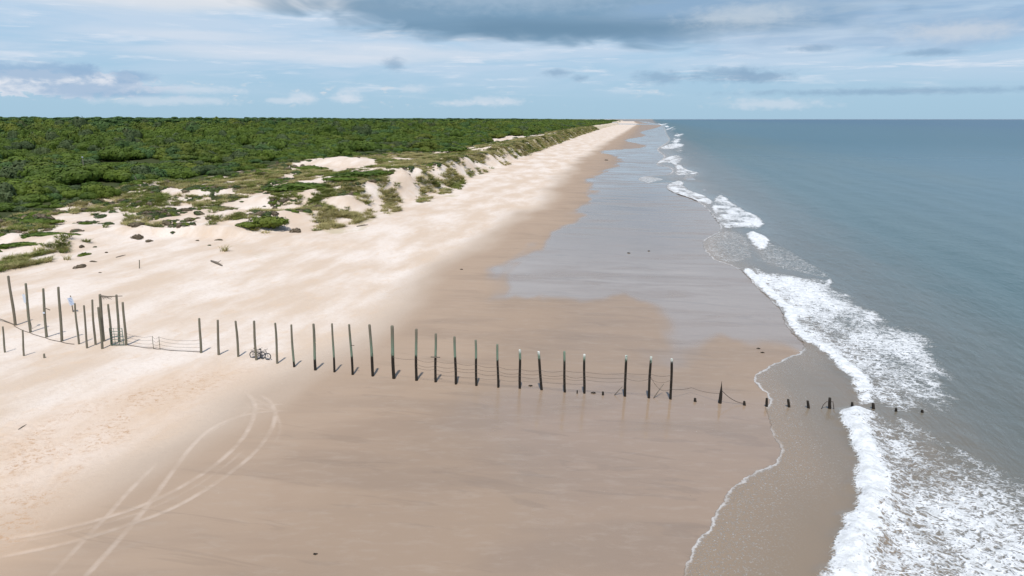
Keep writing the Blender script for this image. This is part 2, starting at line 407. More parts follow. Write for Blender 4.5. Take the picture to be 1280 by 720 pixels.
    c1 = nt.mix(nt.m('MULTIPLY', nt.m('MULTIPLY', nt.ss(.48, .7, sk2), wz), .30), c1, (.40, .32, .25))
    c1 = nt.mix(nt.m('MULTIPLY', nt.m('MULTIPLY', nt.ss(.56, .64, rill), wz), .18), c1, (.17, .13, .10))
    v3 = nt.new('ShaderNodeTexVoronoi', {'Vector': pos, 'Scale': 1.7}).outputs['Distance']; c1 = nt.mix(nt.m('MULTIPLY', nt.m('LESS_THAN', v3, nt.m('MULTIPLY', nt.ss(.45, .75, nt.noise(pos, .35, 3, .6)), .055)), .6), c1, (.75, .70, .62))
    wet = nt.ss(5, 26, d)
    rough = nt.m('SUBTRACT', .95, nt.m('MULTIPLY', wet, .45))
    rough = nt.m('ADD', nt.m('MULTIPLY', rough, nt.m('SUBTRACT', 1, film)), nt.m('MULTIPLY', film, nt.m('ADD', .07, nt.m('MULTIPLY', nt.ss(.35, .68, sk), .22))))
    spec = nt.m('ADD', .12, nt.m('ADD', nt.m('MULTIPLY', nt.m('MAXIMUM', wet, film), .38), nt.m('MULTIPLY', film, .3)))
    hgt = nt.m('ADD', nt.m('MULTIPLY', nf, .09), nt.m('ADD', nt.m('MULTIPLY', nm, .12), nt.m('MULTIPLY', nff, .025)))
    hgt = nt.m('ADD', hgt, nt.m('MULTIPLY', nt.m('MULTIPLY', sk2, wz), .10))
    stren = nt.m('MULTIPLY', nt.ss(8, -3, d), .75)
    bp = nt.new('ShaderNodeBump', {'Height': hgt, 'Strength': nt.m('ADD', stren, nt.m('MULTIPLY', nt.m('SUBTRACT', 1.0, film), .07)), 'Distance': 1.0})
    b = nt.new('ShaderNodeBsdfPrincipled', {'Base Color': c1, 'Roughness': rough, 'Specular IOR Level': spec, 'IOR': 1.4, 'Normal': bp.outputs[0]})
    nt.l.new(b.outputs[0], out.inputs[0]); return m
M_sand = mat_sand()

# ------------------------------------------------------------------ the sea
FOAM = [  # outline in the survey picture, strength
    ([(1033, 713), (1044, 677), (1053, 655), (1069, 619), (1071, 597), (1065, 568), (1055, 543), (1049, 518), (1055, 509), (1080, 506), (1109, 513), (1145, 522), (1181, 540),
      (1210, 562), (1246, 577), (1300, 596), (1500, 660), (1500, 790), (1000, 790)], 'main'),
    ([(925, 335), (942, 352), (967, 376), (980, 389), (978, 397), (987, 410), (1002, 425), (1021, 432), (1045, 452), (1062, 468), (1066, 480), (1060, 498), (1080, 507), (1130, 515), (1185, 525),
      (1203, 507), (1212, 485), (1205, 462), (1190, 440), (1176, 421), (1137, 403), (1100, 385), (1062, 361), (1036, 346), (991, 341), (956, 336), (946, 325)], 'mid'),
    ([(890, 249), (890, 269), (905, 286), (925, 283), (950, 288), (958, 273), (932, 264), (908, 247), (899, 242)], .85),
    ([(905, 286), (882, 297), (877, 305), (882, 314), (894, 326), (907, 328), (940, 325), (945, 308), (930, 289)], .5),
    ([(931, 291), (939, 287), (965, 297), (957, 309), (948, 313)], 1.0),
    ([(948, 300), (975, 304), (1034, 338), (1045, 348), (990, 338), (945, 326)], .5),
    ([(869, 249), (884, 260), (892, 260), (890, 250)], .45),
    ([(831, 235), (843, 242), (869, 248), (888, 250), (880, 243), (857, 237), (853, 225), (839, 228)], .9),
    ([(815, 207), (833, 196), (847, 193), (856, 198), (848, 203), (859, 212), (878, 216), (855, 219), (842, 219), (846, 211), (838, 202)], .8),
    ([(799, 222), (797, 226), (808, 231), (820, 228), (835, 224), (810, 221)], .59),
    ([(821, 186), (830, 182), (845, 178), (860, 181), (840, 187)], .85), ([(836, 176), (852, 172), (850, 178), (842, 179)], .85),
    ([(838, 169), (858, 166), (850, 171)], .85), ([(829, 162), (845, 157), (842, 160), (834, 163)], .85), ([(818, 156), (838, 153.6), (830, 157)], .8),
    ([(843, 240), (870, 244), (893, 249), (890, 257), (868, 250), (845, 245)], .9), ([(818, 208), (833, 204), (845, 208), (842, 218), (828, 220)], .42), ([(855, 216), (878, 215), (868, 222), (850, 226)], .5), ([(848, 192), (858, 186), (850, 181), (842, 186)], .6), ([(842, 176), (856, 170), (848, 168), (838, 172)], .6), ([(836, 165), (850, 160), (838, 160)], .6),
    ([(862, 191), (875, 190), (868, 192.5)], .6),
    ([(1096, 477), (1086, 477), (1070, 497), (1073, 506), (1094, 503), (1090, 490)], 1.0),
    ([(1037, 343), (1041, 347), (1036, 362), (1030, 378), (1022, 382), (1028, 362)], .95)]
def sea():
    s = [8.0]
    while s[-1] < 80000: s.append(s[-1]+max(.33, .0045*s[-1]) if s[-1] < 400 else s[-1]*1.012)
    s = np.array(s)
    near = np.arange(-6, 40, .33)
    Rr = []; x = 40.0; d = .33
    while x < 80000: d *= 1.045; x += d; Rr.append(x)
    Lf = []; x = -6.0; d = .5
    while x > -40: d *= 1.15; x -= d; Lf.append(x)
    c = np.concatenate([np.array(Lf)[::-1], near, Rr])
    S, C = np.meshgrid(s, c, indexing='ij')
    T = C+(WL(S)-9)*sm(400, 1500, S)*sm(60000, 100, C)
    X, Y = xy(S, T); P = np.stack([X.ravel(), Y.ravel()], 1); Sf, Tf = S.ravel(), T.ravel()
    nearm = (Sf < 9000) & (Tf < 2000)
    d = np.full(len(P), 60.0); d[nearm] = sdist(P[nearm], WATER, 60)
    d[~nearm] = np.clip(Tf[~nearm]-WL(Sf[~nearm]), -60, 60)
    wob = .5*fbm(Sf/1.6, Tf/1.6, 3, 91)
    foam = np.zeros(len(P)); bump = np.zeros(len(P))
    nm = fbm(Sf/5, Tf/2.2, 3, 95)
    for L, a in FOAM:
        A = smooth_poly(wpoly(L), 2); q = sdist(P, A, 12)+wob; soft = .5+Sf*.003
        k = sm(-soft, soft, q)
        if a == 'main':
            fd = seg_dist(P, wpoly(L[:9]), closed=False) if False else None
            fr = np.full(len(P), 40.0); mm = (Sf < 75) & (Tf < 60); fr[mm] = seg_dist(P[mm], smooth_poly(wpoly(L[:9]), 1)[:-2], closed=False)
            val = 1.0-.36*sm(.4, 3.6, fr+nm*2.4)+.18*nm-.08*sm(10, 26, fr)
            bump = np.maximum(bump, k*(.5*np.exp(-((fr-1.1)/1.3)**2)))
            bk = np.maximum(sm(-1, 5, q+2*nm), sm(3.2, 1.6, fr)); foam = np.maximum(foam, val*k*(.55+.45*bk))
        elif a == 'mid':
            fr = np.full(len(P), 40.0); mm = (Sf < 140) & (Tf < 60) & (Sf > 50); fr[mm] = seg_dist(P[mm], wpoly(L[:11]), closed=False)
            rim = seg_dist(P[mm], wpoly(L[14:25]), closed=False); rr = np.full(len(P), 40.0); rr[mm] = rim
            val = .62+.38*sm(3.8, .5, fr+nm*1.8)+.10*sm(5.5, .5, rr+nm*2.5)+.24*nm+.25*sm(88, 105, Sf)*sm(12, 5, fr)
            bump = np.maximum(bump, k*.16*np.exp(-((fr-.8)/.9)**2)); foam = np.maximum(foam, np.clip(val, 0, 1)*k*np.maximum(.35+.65*sm(-1, 4.0, q+2*nm), sm(2.6, 1.2, fr)))
        else:
            foam = np.maximum(foam, (a if a < .6 or a >= .95 else a*.82+.35*nm+.1*sm(1.5, 0, q))*k)
            if a >= .95: bump = np.maximum(bump, k*.5*sm(0, 1.2, q))
            elif a > .6: bump = np.maximum(bump, k*.15)
    # far strip of surf
    far = (Sf > 380)
    brk = sm(.12, .35, fbm(Sf/(Sf*.05+20), Tf/9, 3, 97))*sm(1, 6, d)*sm(32, 14, d)
    foam = np.where(far, np.maximum(foam, .8*brk*sm(600, 1500, Sf)), foam)
    # trailing streaks behind the surf
    tr = sm(.08, .35, fbm(Sf/9, Tf/1.1, 3, 99))*sm(36, 27, Tf)*sm(6, 14, Tf)*sm(40, 60, Sf)*sm(300, 100, Sf)*.22
    foam = np.maximum(foam, tr)
    # thin white lip where the water ends on the sand
    bed = height(Sf, Tf)
    film = .035*sm(-.15, .5, d)-.25*sm(.1, 1.5, -d)
    z = np.maximum(bed+film, -.22-.4*sm(.2, 1.5, -d)+0*d)
    wv = sm(2, 14, d)
    z = z+wv*(.10*fbm(Sf/9, Tf/3.2, 3, 101)+.05*fbm(Sf/1.8, Tf/.9, 2, 103)*sm(300, 100, Sf))
    th = (Tf-22-3*fbm(Sf/40, Tf/60, 2, 105))/11.0
    z = z+sm(18, 30, Tf)*sm(400, 160, Tf)*.07*np.sin(th*2*math.pi)*sm(3000, 300, Sf)
    fo = foam*sm(-.1, .2, d)
    z = z+bump*(1+.7*nm)+fo*.11*fbm(Sf/.55, Tf/.55, 2, 107)
    z = z-.0*d
    n, k = S.shape
    i = (np.arange(n-1)[:, None]*k+np.arange(k-1)[None, :]).ravel()
    F = np.stack([i, i+k, i+k+1, i+1], 1)
    keep = (d[F] > -1.6).any(1); F = F[keep]
    used = np.unique(F); re = np.full(len(P), -1); re[used] = np.arange(len(used)); F = re[F]
    V = np.stack([X.ravel(), Y.ravel(), z], 1)[used]
    o = mk('sea', V, F, M_sea, attrs={'st': np.stack([Sf, Tf, Sf*0], 1)[used], 'foam': fo[used], 'shore': d[used]})
    return tag(o, kind='structure')

def mat_sea():
    m, nt, out = material('sea_water')
    S = nt.attr('st', 'Vector'); pos = nt.new('ShaderNodeNewGeometry').outputs['Position']
    foam = nt.attr('foam'); d = nt.attr('shore')
    sep = nt.new('ShaderNodeSeparateXYZ', {0: S}); T = sep.outputs[1]; Sx = sep.outputs[0]
    big = nt.noise(S, 1, 4, .55, .5, (.006, .03, 1)); mid = nt.noise(S, 1, 4, .6, .6, (.05, .16, 1))
    tt = nt.m('ADD', T, nt.m('MULTIPLY', nt.m('SUBTRACT', mid, .5), 14))
    c = nt.mix(nt.ss(0, 5, d), (.29, .216, .15), (.25, .192, .135))
    c = nt.mix(nt.ss(9, 30, tt), c, (.135, .138, .118))
    c = nt.mix(nt.ss(26, 55, tt), c, (.070, .118, .115))
    tb = nt.m('ADD', T, nt.m('MULTIPLY', nt.m('SUBTRACT', big, .5), 160))
    c = nt.mix(nt.ss(40, 190, tb), c, (.050, .120, .148))
    c = nt.mix(nt.ss(200, 1400, tb), c, (.036, .097, .148))
    c = nt.mix(nt.m('MULTIPLY', nt.ss(.5, .68, big), .3), c, (.045, .095, .10))
    # lace of foam
    w1 = nt.noise(pos, .9, 3, .6); wv = nt.new('ShaderNodeVectorMath', {0: pos, 1: nt.combine(nt.m('MULTIPLY', w1, 1.6), nt.m('MULTIPLY', nt.noise(S, .8, 3, .6), 1.6), 0.0)}, operation='ADD').outputs[0]
    mp = nt.new('ShaderNodeMapping', {'Vector': wv, 'Scale': (.8, 1.0, 1), 'Rotation': (0, 0, .5)}).outputs[0]
    v1 = nt.new('ShaderNodeTexVoronoi', {'Vector': mp, 'Scale': 1.15}, feature='DISTANCE_TO_EDGE').outputs['Distance']
    v2 = nt.new('ShaderNodeTexVoronoi', {'Vector': mp, 'Scale': 3.6}, feature='DISTANCE_TO_EDGE').outputs['Distance']
    nn = nt.noise(pos, 1.3, 6, .72); nh = nt.noise(pos, 6, 4, .7)
    rg = nt.noise(mp, .95, 5, .62, 1.2); ridge = nt.m('MULTIPLY', nt.m('ABSOLUTE', nt.m('SUBTRACT', rg, .5)), 3.2)
    lace = nt.m('ADD', nt.m('MULTIPLY', v1, .45), nt.m('ADD', nt.m('MULTIPLY', v2, .75), nt.m('MULTIPLY', ridge, .5)))
    lace = nt.m('ADD', lace, nt.m('MULTIPLY', nt.m('SUBTRACT', nn, .5), .75))
    lace = nt.m('ADD', lace, nt.m('MULTIPLY', nt.m('SUBTRACT', nh, .5), .5))
    thr = nt.m('SUBTRACT', nt.m('MULTIPLY', foam, 1.15), .44)
    fm = nt.m('SUBTRACT', 1, nt.ss(nt.m('SUBTRACT', thr, .20), nt.m('ADD', thr, .16), lace))
    fm = nt.m('MULTIPLY', fm, nt.ss(.02, .2, foam))
    # lip along the swash, and tiny bubbles behind it
    dn = nt.m('ADD', d, nt.m('MULTIPLY', nt.m('SUBTRACT', nt.noise(pos, .42, 4, .6), .5), 1.4))
    wd = nt.m('MULTIPLY', nt.m('ADD', .08, nt.m('MULTIPLY', Sx, .0019)), nt.m('ADD', .35, nt.m('MULTIPLY', nn, 1.3)))
    lip = nt.m('MULTIPLY', nt.ss(-.10, .02, dn), nt.m('SUBTRACT', 1, nt.ss(nt.m('MULTIPLY', wd, .4), nt.m('MULTIPLY', wd, 1.6), nt.m('ADD', dn, nt.m('MULTIPLY', nt.m('SUBTRACT', nh, .5), .4)))))
    lip = nt.m('MULTIPLY', lip, nt.m('MULTIPLY', nt.ss(.36, .55, nt.noise(S, 1, 3, .6, 0, (.13, .13, 1))), .5))
    bub = nt.m('MULTIPLY', nt.m('MULTIPLY', nt.ss(.50, .70, nt.noise(pos, 7, 4, .75)), nt.ss(6, .2, d)), .55)
    fm = nt.m('MAXIMUM', fm, nt.m('MAXIMUM', lip, bub))
    alpha = nt.ss(-.10, .06, dn)
    col = nt.mix(fm, c, nt.mix(nt.ss(.35, .62, nn), (.56, .57, .56), (.80, .81, .81)))
    rp = nt.m('ADD', .13, nt.m('ADD', nt.m('MULTIPLY', nt.ss(60, 900, Sx), .12), nt.m('MULTIPLY', nt.ss(6, 20, d), .08)))
    rough = nt.m('ADD', rp, nt.m('MULTIPLY', fm, .6))
    r1 = nt.noise(S, 1, 4, .6, .3, (.35, 1.3, 1)); r2 = nt.noise(pos, 2.4, 3, .6); r3 = nt.noise(S, 1, 3, .55, .2, (.03, .12, 1))
    hh = nt.m('ADD', nt.m('MULTIPLY', r1, .22), nt.m('ADD', nt.m('MULTIPLY', r2, .06), nt.m('MULTIPLY', r3, .35)))
    hh = nt.m('MULTIPLY', hh, nt.ss(1.5, 16, d))
    hh = nt.m('ADD', hh, nt.m('MULTIPLY', fm, .05))
    hh = nt.m('ADD', hh, nt.m('MULTIPLY', nt.m('MULTIPLY', nh, fm), .06))
    bp = nt.new('ShaderNodeBump', {'Height': hh, 'Strength': .8, 'Distance': 1.0})
    b = nt.new('ShaderNodeBsdfPrincipled', {'Base Color': col, 'Roughness': rough, 'IOR': 1.33, 'Normal': bp.outputs[0], 'Alpha': alpha})
    nt.l.new(b.outputs[0], out.inputs[0]); return m
M_sea = mat_sea()

# ------------------------------------------------------------------ weathered timber
def mat_piling():
    m, nt, out = material('weathered_piling_wood')
    tc = nt.new('ShaderNodeTexCoord').outputs['Object']; h = nt.attr('tide'); cap = nt.attr('cap'); rnd = nt.new('ShaderNodeObjectInfo').outputs['Random']
    g = nt.noise(tc, 1, 5, .65, .3, (16, 16, 1.2)); n = nt.noise(tc, 3, 4, .65)
    grey = nt.mix(g, (.10, .085, .06), (.27, .235, .175))
    grey = nt.mix(nt.m('MULTIPLY', nt.ss(.35, .65, n), nt.m('MULTIPLY', rnd, .6)), grey, (.16, .18, .125))
    algae = nt.mix(n, (.13, .20, .13), (.24, .31, .235))
    hn = nt.m('ADD', h, nt.m('ADD', nt.m('MULTIPLY', nt.m('SUBTRACT', n, .5), 1.2), nt.m('MULTIPLY', nt.m('SUBTRACT', g, .5), 1.1)))
    c = nt.mix(nt.m('MULTIPLY', nt.ss(2.4, .2, hn), nt.attr('alg')), grey, algae)
    c = nt.mix(nt.ss(.12, -.12, hn), c, nt.mix(g, (.012, .010, .008), (.045, .035, .025)))
    c = nt.mix(nt.m('MULTIPLY', cap, nt.ss(.35, .55, n)), c, (.72, .72, .66))
    bp = nt.new('ShaderNodeBump', {'Height': g, 'Strength': .7, 'Distance': .02})
    b = nt.new('ShaderNodeBsdfPrincipled', {'Base Color': c, 'Roughness': .85, 'Specular IOR Level': .25, 'Normal': bp.outputs[0]})
    nt.l.new(b.outputs[0], out.inputs[0]); return m
M_post = mat_piling()
def post_mesh(name, base, top, r0, r1, tide=-9, cap=0, alg=0, pointed=False, label=None, cat='post', group=None, bury=.6):
    """one piling: slightly crooked tapering trunk with bark flats and a chamfered sawn head"""
    rr = random.Random(int(base.x*97+base.y*31)); n = 14
    axis = top-base; L = axis.length; ns = max(4, int(L/.35)); V = []; F = []; td = []; cp = []; al = []
    ph = [rr.uniform(0, 6.28) for _ in range(3)]
    lev = [-bury/L]+[i/ns for i in range(ns+1)]
    rows = []
    for f in lev:
        rad = r0+(r1-r0)*max(f, 0)
        rows.append((f, rad))
    if pointed:
        rows = [(f, r*(1 if f < .35 else max(.08, 1-(f-.35)/.65*.95))) for f, r in rows]
    else:
        rows.append((1.0+.012, rows[-1][1]*.82))
    side = Vector((1, 0, 0))
    for f, rad in rows:
        c = axis*f+Vector((.012*math.sin(f*5+ph[0])-.012*math.sin(ph[0]), .012*math.sin(f*4+ph[1]), 0))*min(L, 5)*.4
        for j in range(n):
            q = 2*math.pi*j/n
            k = 1+.07*math.sin(3*q+ph[0]+f*2)+.04*math.sin(7*q+ph[1]+f*9)+rr.uniform(-.02, .02)
            V.append((c.x+rad*k*math.cos(q), c.y+rad*k*math.sin(q), c.z))
            td.append(c.z-tide); cp.append(cap if f > 1-.2/L else 0); al.append(alg)
    m = len(rows)
    for i in range(m-1):
        for j in range(n):
            k = (j+1) % n; F.append((i*n+j, i*n+k, (i+1)*n+k, (i+1)*n+j))
    V.append((axis.x, axis.y, axis.z+(.02 if not pointed else .06))); td.append(axis.z-tide); cp.append(cap); al.append(alg)
    e = (m-1)*n
    for j in range(n): F.append((e+j, e+(j+1) % n, len(V)-1))
    o = mk(name, V, F, M_post, attrs={'tide': td, 'cap': cp, 'alg': al}, loc=base)
    if label: tag(o, label, cat, group)
    return o
POSTS = {}
def post(key, bpx, tpx, w, label, tide=-9, cap=0, alg=0, name='piling', group='tall weathered fence pilings', cat='piling', pointed=False, taper=.85):
    b = hit(*bpx); h, dx = height_above(b, *tpx)
    z = b.y*math.cos(PITCH)+(CAM_H-b.z)*math.sin(PITCH)
    r = max(w*z/FOC/2, .04)
    rr = random.Random(key)
    t = b+Vector((dx, rr.uniform(-.06, .06), h))
    o = post_mesh(name, b, t, r, r*taper, tide, cap, alg, pointed, label, cat, group)
    POSTS[key] = (b, t, r); return o

def build_posts():
    P = post
    g1 = 'tall fence pilings on the dry upper beach'
    P('P1', (19, 406.7), (11.2, 345.3), 3.2, 'tall grey piling leaning left, at the very left edge of the photo', group=g1)
    P('P2', (38.4, 415.2), (32.1, 354.7), 3.0, 'tall grey piling second from the left edge, beside a small torn white notice', group=g1)
    P('P3', (58.3, 421.7), (53.8, 361.2), 3.0, 'tall grey piling third from the left edge, with a board sticking out halfway', group=g1)
    P('P4', (77.3, 426.6), (73.3, 359.4), 3.2, 'tall straight piling fourth from the left edge, just left of the leaning sign', group=g1)
    P('P5', (98.6, 430.2), (93.9, 379.6), 2.4, 'slimmer piling standing right in front of the leaning sign', group=g1)
    P('P6', (108.8, 435.2), (104.2, 382.3), 2.4, 'piling just right of the leaning sign, before the gate posts', group=g1)
    g2 = 'pilings crowded round the beach gate'
    P('P7', (119.5, 431), (115.5, 375.1), 2.6, 'tall piling on the left rear side of the gate cluster', group=g2)
    P('P8', (127.8, 436.1), (122.7, 384.7), 3.0, 'dark front piling of the gate cluster, nearest the camera', group=g2)
    P('P9', (129.6, 426.6), (124.9, 368.3), 3.6, 'thick tall piling holding the left end of the high crossbar over the gate', group=g2)
    P('P10', (139.5, 431.6), (135, 380.9), 2.8, 'shorter piling at the left end of the green metal gate', group=g2)
    P('P11', (149.1, 427.5), (145.5, 369.2), 3.0, 'tall piling behind the gate under the right end of the high crossbar', group=g2)
    P('P12', (157.6, 431.6), (153.4, 378.4), 3.0, 'piling at the right end of the green metal gate', group=g2)
    g3 = 'short posts in front of the left fence'
    P('S1', (6.3, 440.5), (3.1, 408.5), 2.2, 'short thin post lower left, nearest the left photo edge', group=g3, cat='post', name='short_post')
    P('S2', (30, 444.8), (27.4, 413), 2.2, 'short thin post in front of the second and third tall pilings', group=g3, cat='post', name='short_post')
    P('S3', (55.6, 447.3), (54.6, 442.3), 2.4, 'tiny cut stump alone on the dry sand, right of the two short posts', cat='stump', name='post_stump', group=None)
    P('SM', (174.3, 335.6), (174, 325), 1.2, 'lone thin marker stake on the upper beach below the dune', cat='stake', name='marker_stake', group=None)
    g4 = 'row of tall pilings from the gate down to the sea'
    words = ['first of the row after the wire stretch from the gate', 'second of the row right of the wire stretch', 'third of the row, just left of the bicycles',
             'fourth of the row, with the two bicycles leaning on it', 'fifth of the row, first right of the bicycles', 'sixth of the row, second right of the bicycles',
             'seventh of the row, at the edge of the damp sand', 'eighth of the row, slim, second on the damp sand', 'ninth of the row, with a small nail stub on its side',
             'tenth of the row, left of the thickest green one', 'thickest and greenest of the row, flat pale top', 'twelfth of the row, just left of the one with a cross board',
             'with a short board nailed across it like a cross', 'slightly bent greenish one, first right of the cross board', 'second right of the cross board, pale green top',
             'third right of the cross board, dark and slim', 'white topped, fourth right of the cross board', 'the one leaning clearly to the left',
             'first right of the leaning one, brown foot', 'white topped, left of the wide gap with broken stubs', 'white topped, right side of the wide gap with broken stubs',
             'white topped, leaning right, middle of the last three', 'last tall one before the sea, standing in wet sand']
    Q = [((251.3, 441), (248.9, 398.4), 3.0), ((273.5, 443.6), (272.1, 400.3), 3.0), ((297.9, 445.8), (294.5, 401.5), 2.9), ((320.6, 450.1), (317.5, 401.5), 3.1), ((346.7, 454.3), (343.8, 404.1), 2.8),
         ((367.7, 458.7), (364.4, 406.3), 2.8), ((394.3, 462.6), (391.4, 405.4), 3.4), ((418, 465.1), (415.2, 405.1), 2.7), ((440.7, 468.5), (436.9, 405.8), 3.0), ((465.9, 470.3), (461.8, 406.3), 3.4),
         ((492.4, 473.2), (489.8, 408), 4.1), ((520.6, 475.8), (520.1, 412), 3.4), ((544.5, 477.7), (544.5, 417.5), 3.1), ((569.9, 480.1), (568.4, 421.3), 3.2), ((595.5, 482.2), (594.3, 425.7), 3.0),
         ((622.8, 484.3), (621.9, 431), 2.9), ((649.8, 485.6), (649.6, 437.2), 3.2), ((677.1, 487.3), (673, 440.1), 3.3), ((706, 490.3), (705.3, 439.6), 3.0), ((730.4, 491.6), (730.7, 443.2), 3.1),
         ((781.1, 495.4), (782.5, 444.6), 3.2), ((811, 497.5), (814, 446.3), 3.1), ((838.2, 499.1), (839.6, 448.9), 3.2)]
    tides = [.0, .05, .1, .15, .2, .5, 1.2, 1.55, 1.8, 2.05, 2.25, 2.35, 2.45, 2.6, 2.65, 2.7, 2.8, 2.9, 3.0, 3.1, 3.3, 3.35, 3.45]
    for i, ((b, t, w), wd) in enumerate(zip(Q, words)):
        cap = 1 if i in (16, 17, 19, 20, 21, 22) else 0
        P('Q%d' % (i+1), b, t, w, 'tall weathered piling, '+wd, tide=tides[i]-(9 if i < 5 else 0), cap=cap, alg=min(1, .15+i*.1), group=g4, taper=.92 if i > 8 else .85)
    g5 = 'rotted piling stubs in the wet sand and surf'
    def stub(k, b, t, w, lab, pointed=False, name='piling_stub'): post(k, b, t, w, lab, tide=8, group=g5, cat='stump', name=name, pointed=pointed, taper=.8)
    stub('T0a', (721.5, 491.8), (721.5, 488), 1.8, 'thin broken stub just left of a white topped piling')
    stub('T0b', (753.6, 493.8), (753.8, 489.8), 3.0, 'squat black stub in the middle of the wide gap in the piling row')
    stub('T0c', (869, 502), (869, 498), 3.6, 'squat block stub between the last tall piling and the spike')
    stub('T0d', (900, 503.9), (902.1, 476.7), 4.4, 'dark sharp pointed spike of a rotted piling in wet sand', pointed=True)
    stub('T0e', (930.7, 506.6), (930.6, 501.8), 3.4, 'low stub right of the spike where the wire comes down')
    stub('T1', (958.2, 508.2), (958.4, 497.6), 3.4, 'black stub at the edge of the swash, next right after the spike and its wire')
    stub('T2', (986.3, 509.2), (985.4, 499.3), 3.6, 'black stub second from the left in the thin swash water')
    stub('T3', (1010.8, 510.5), (1009.8, 501.2), 3.6, 'black stub just left of the one with bent wire')
    stub('T4', (1036.8, 511), (1037, 497), 4.0, 'tallest stub in the swash with bent wire looping off both sides')
    stub('T5', (1065.4, 508.6), (1065.6, 503.2), 3.4, 'black stub first inside the white surf, above the foam front')
    stub('T6', (1091.9, 512), (1091.6, 504.2), 4.0, 'black stub in front of the small breaking wave')
    stub('T7', (1120, 515.3), (1120, 510.2), 3.4, 'black stub second from the outer end, surrounded by foam')
    stub('T8', (1153, 517.8), (1152.4, 512.2), 3.6, 'outermost black stub farthest out in the surf')

def along(k, f): b, t, r = POSTS[k]; return b+(t-b)*f
M_wire = simple('rusty_wire', (.10, .075, .06), .8, .3, 5)
M_gate = simple('green_painted_steel', (.10, .16, .12), .55, .3, 6)
M_board = simple('grey_driftwood', (.19, .155, .12), .9, .35, 5, bump=.4)
M_dark = simple('black_rubber', (.015, .015, .017), .7, .3, 20)
M_frame = simple('dark_bicycle_paint', (.025, .03, .05), .35, .2, 10)
M_alloy = simple('grey_alloy', (.45, .46, .47), .35, .15, 20, metal=.9)
M_white = simple('faded_white_sign_paint', (.62, .66, .72), .6, .15, 4)
M_blue = simple('faded_blue_lettering_paint', (.20, .30, .52), .6, .15, 6)
M_weed = simple('dark_seaweed', (.035, .028, .018), .8, .5, 9, bump=.5)
def sag(a, b, d, n=14):
    return [a.lerp(b, i/n)-Vector((0, 0, d*4*(i/n)*(1-i/n))) for i in range(n+1)]
def wire_run(keys, fs, r, label, group='slack fence wires strung along the pilings', s0=.12):
    mb = MB(); pts = []
    for i in range(len(keys)-1):
        a = along(keys[i], fs[i]); b = along(keys[i+1], fs[i+1])
        rr = random.Random(keys[i]+str(fs[0])); q = sag(a, b, s0*rr.uniform(.5, 1.8))
        pts += q if not pts else q[1:]
    o0 = Vector((0, -.13, 0)); mb.ring_tube([p+o0 for p in pts], r, 5)
    tag(mb.build('fence_wire', M_wire), label, 'wire', group)
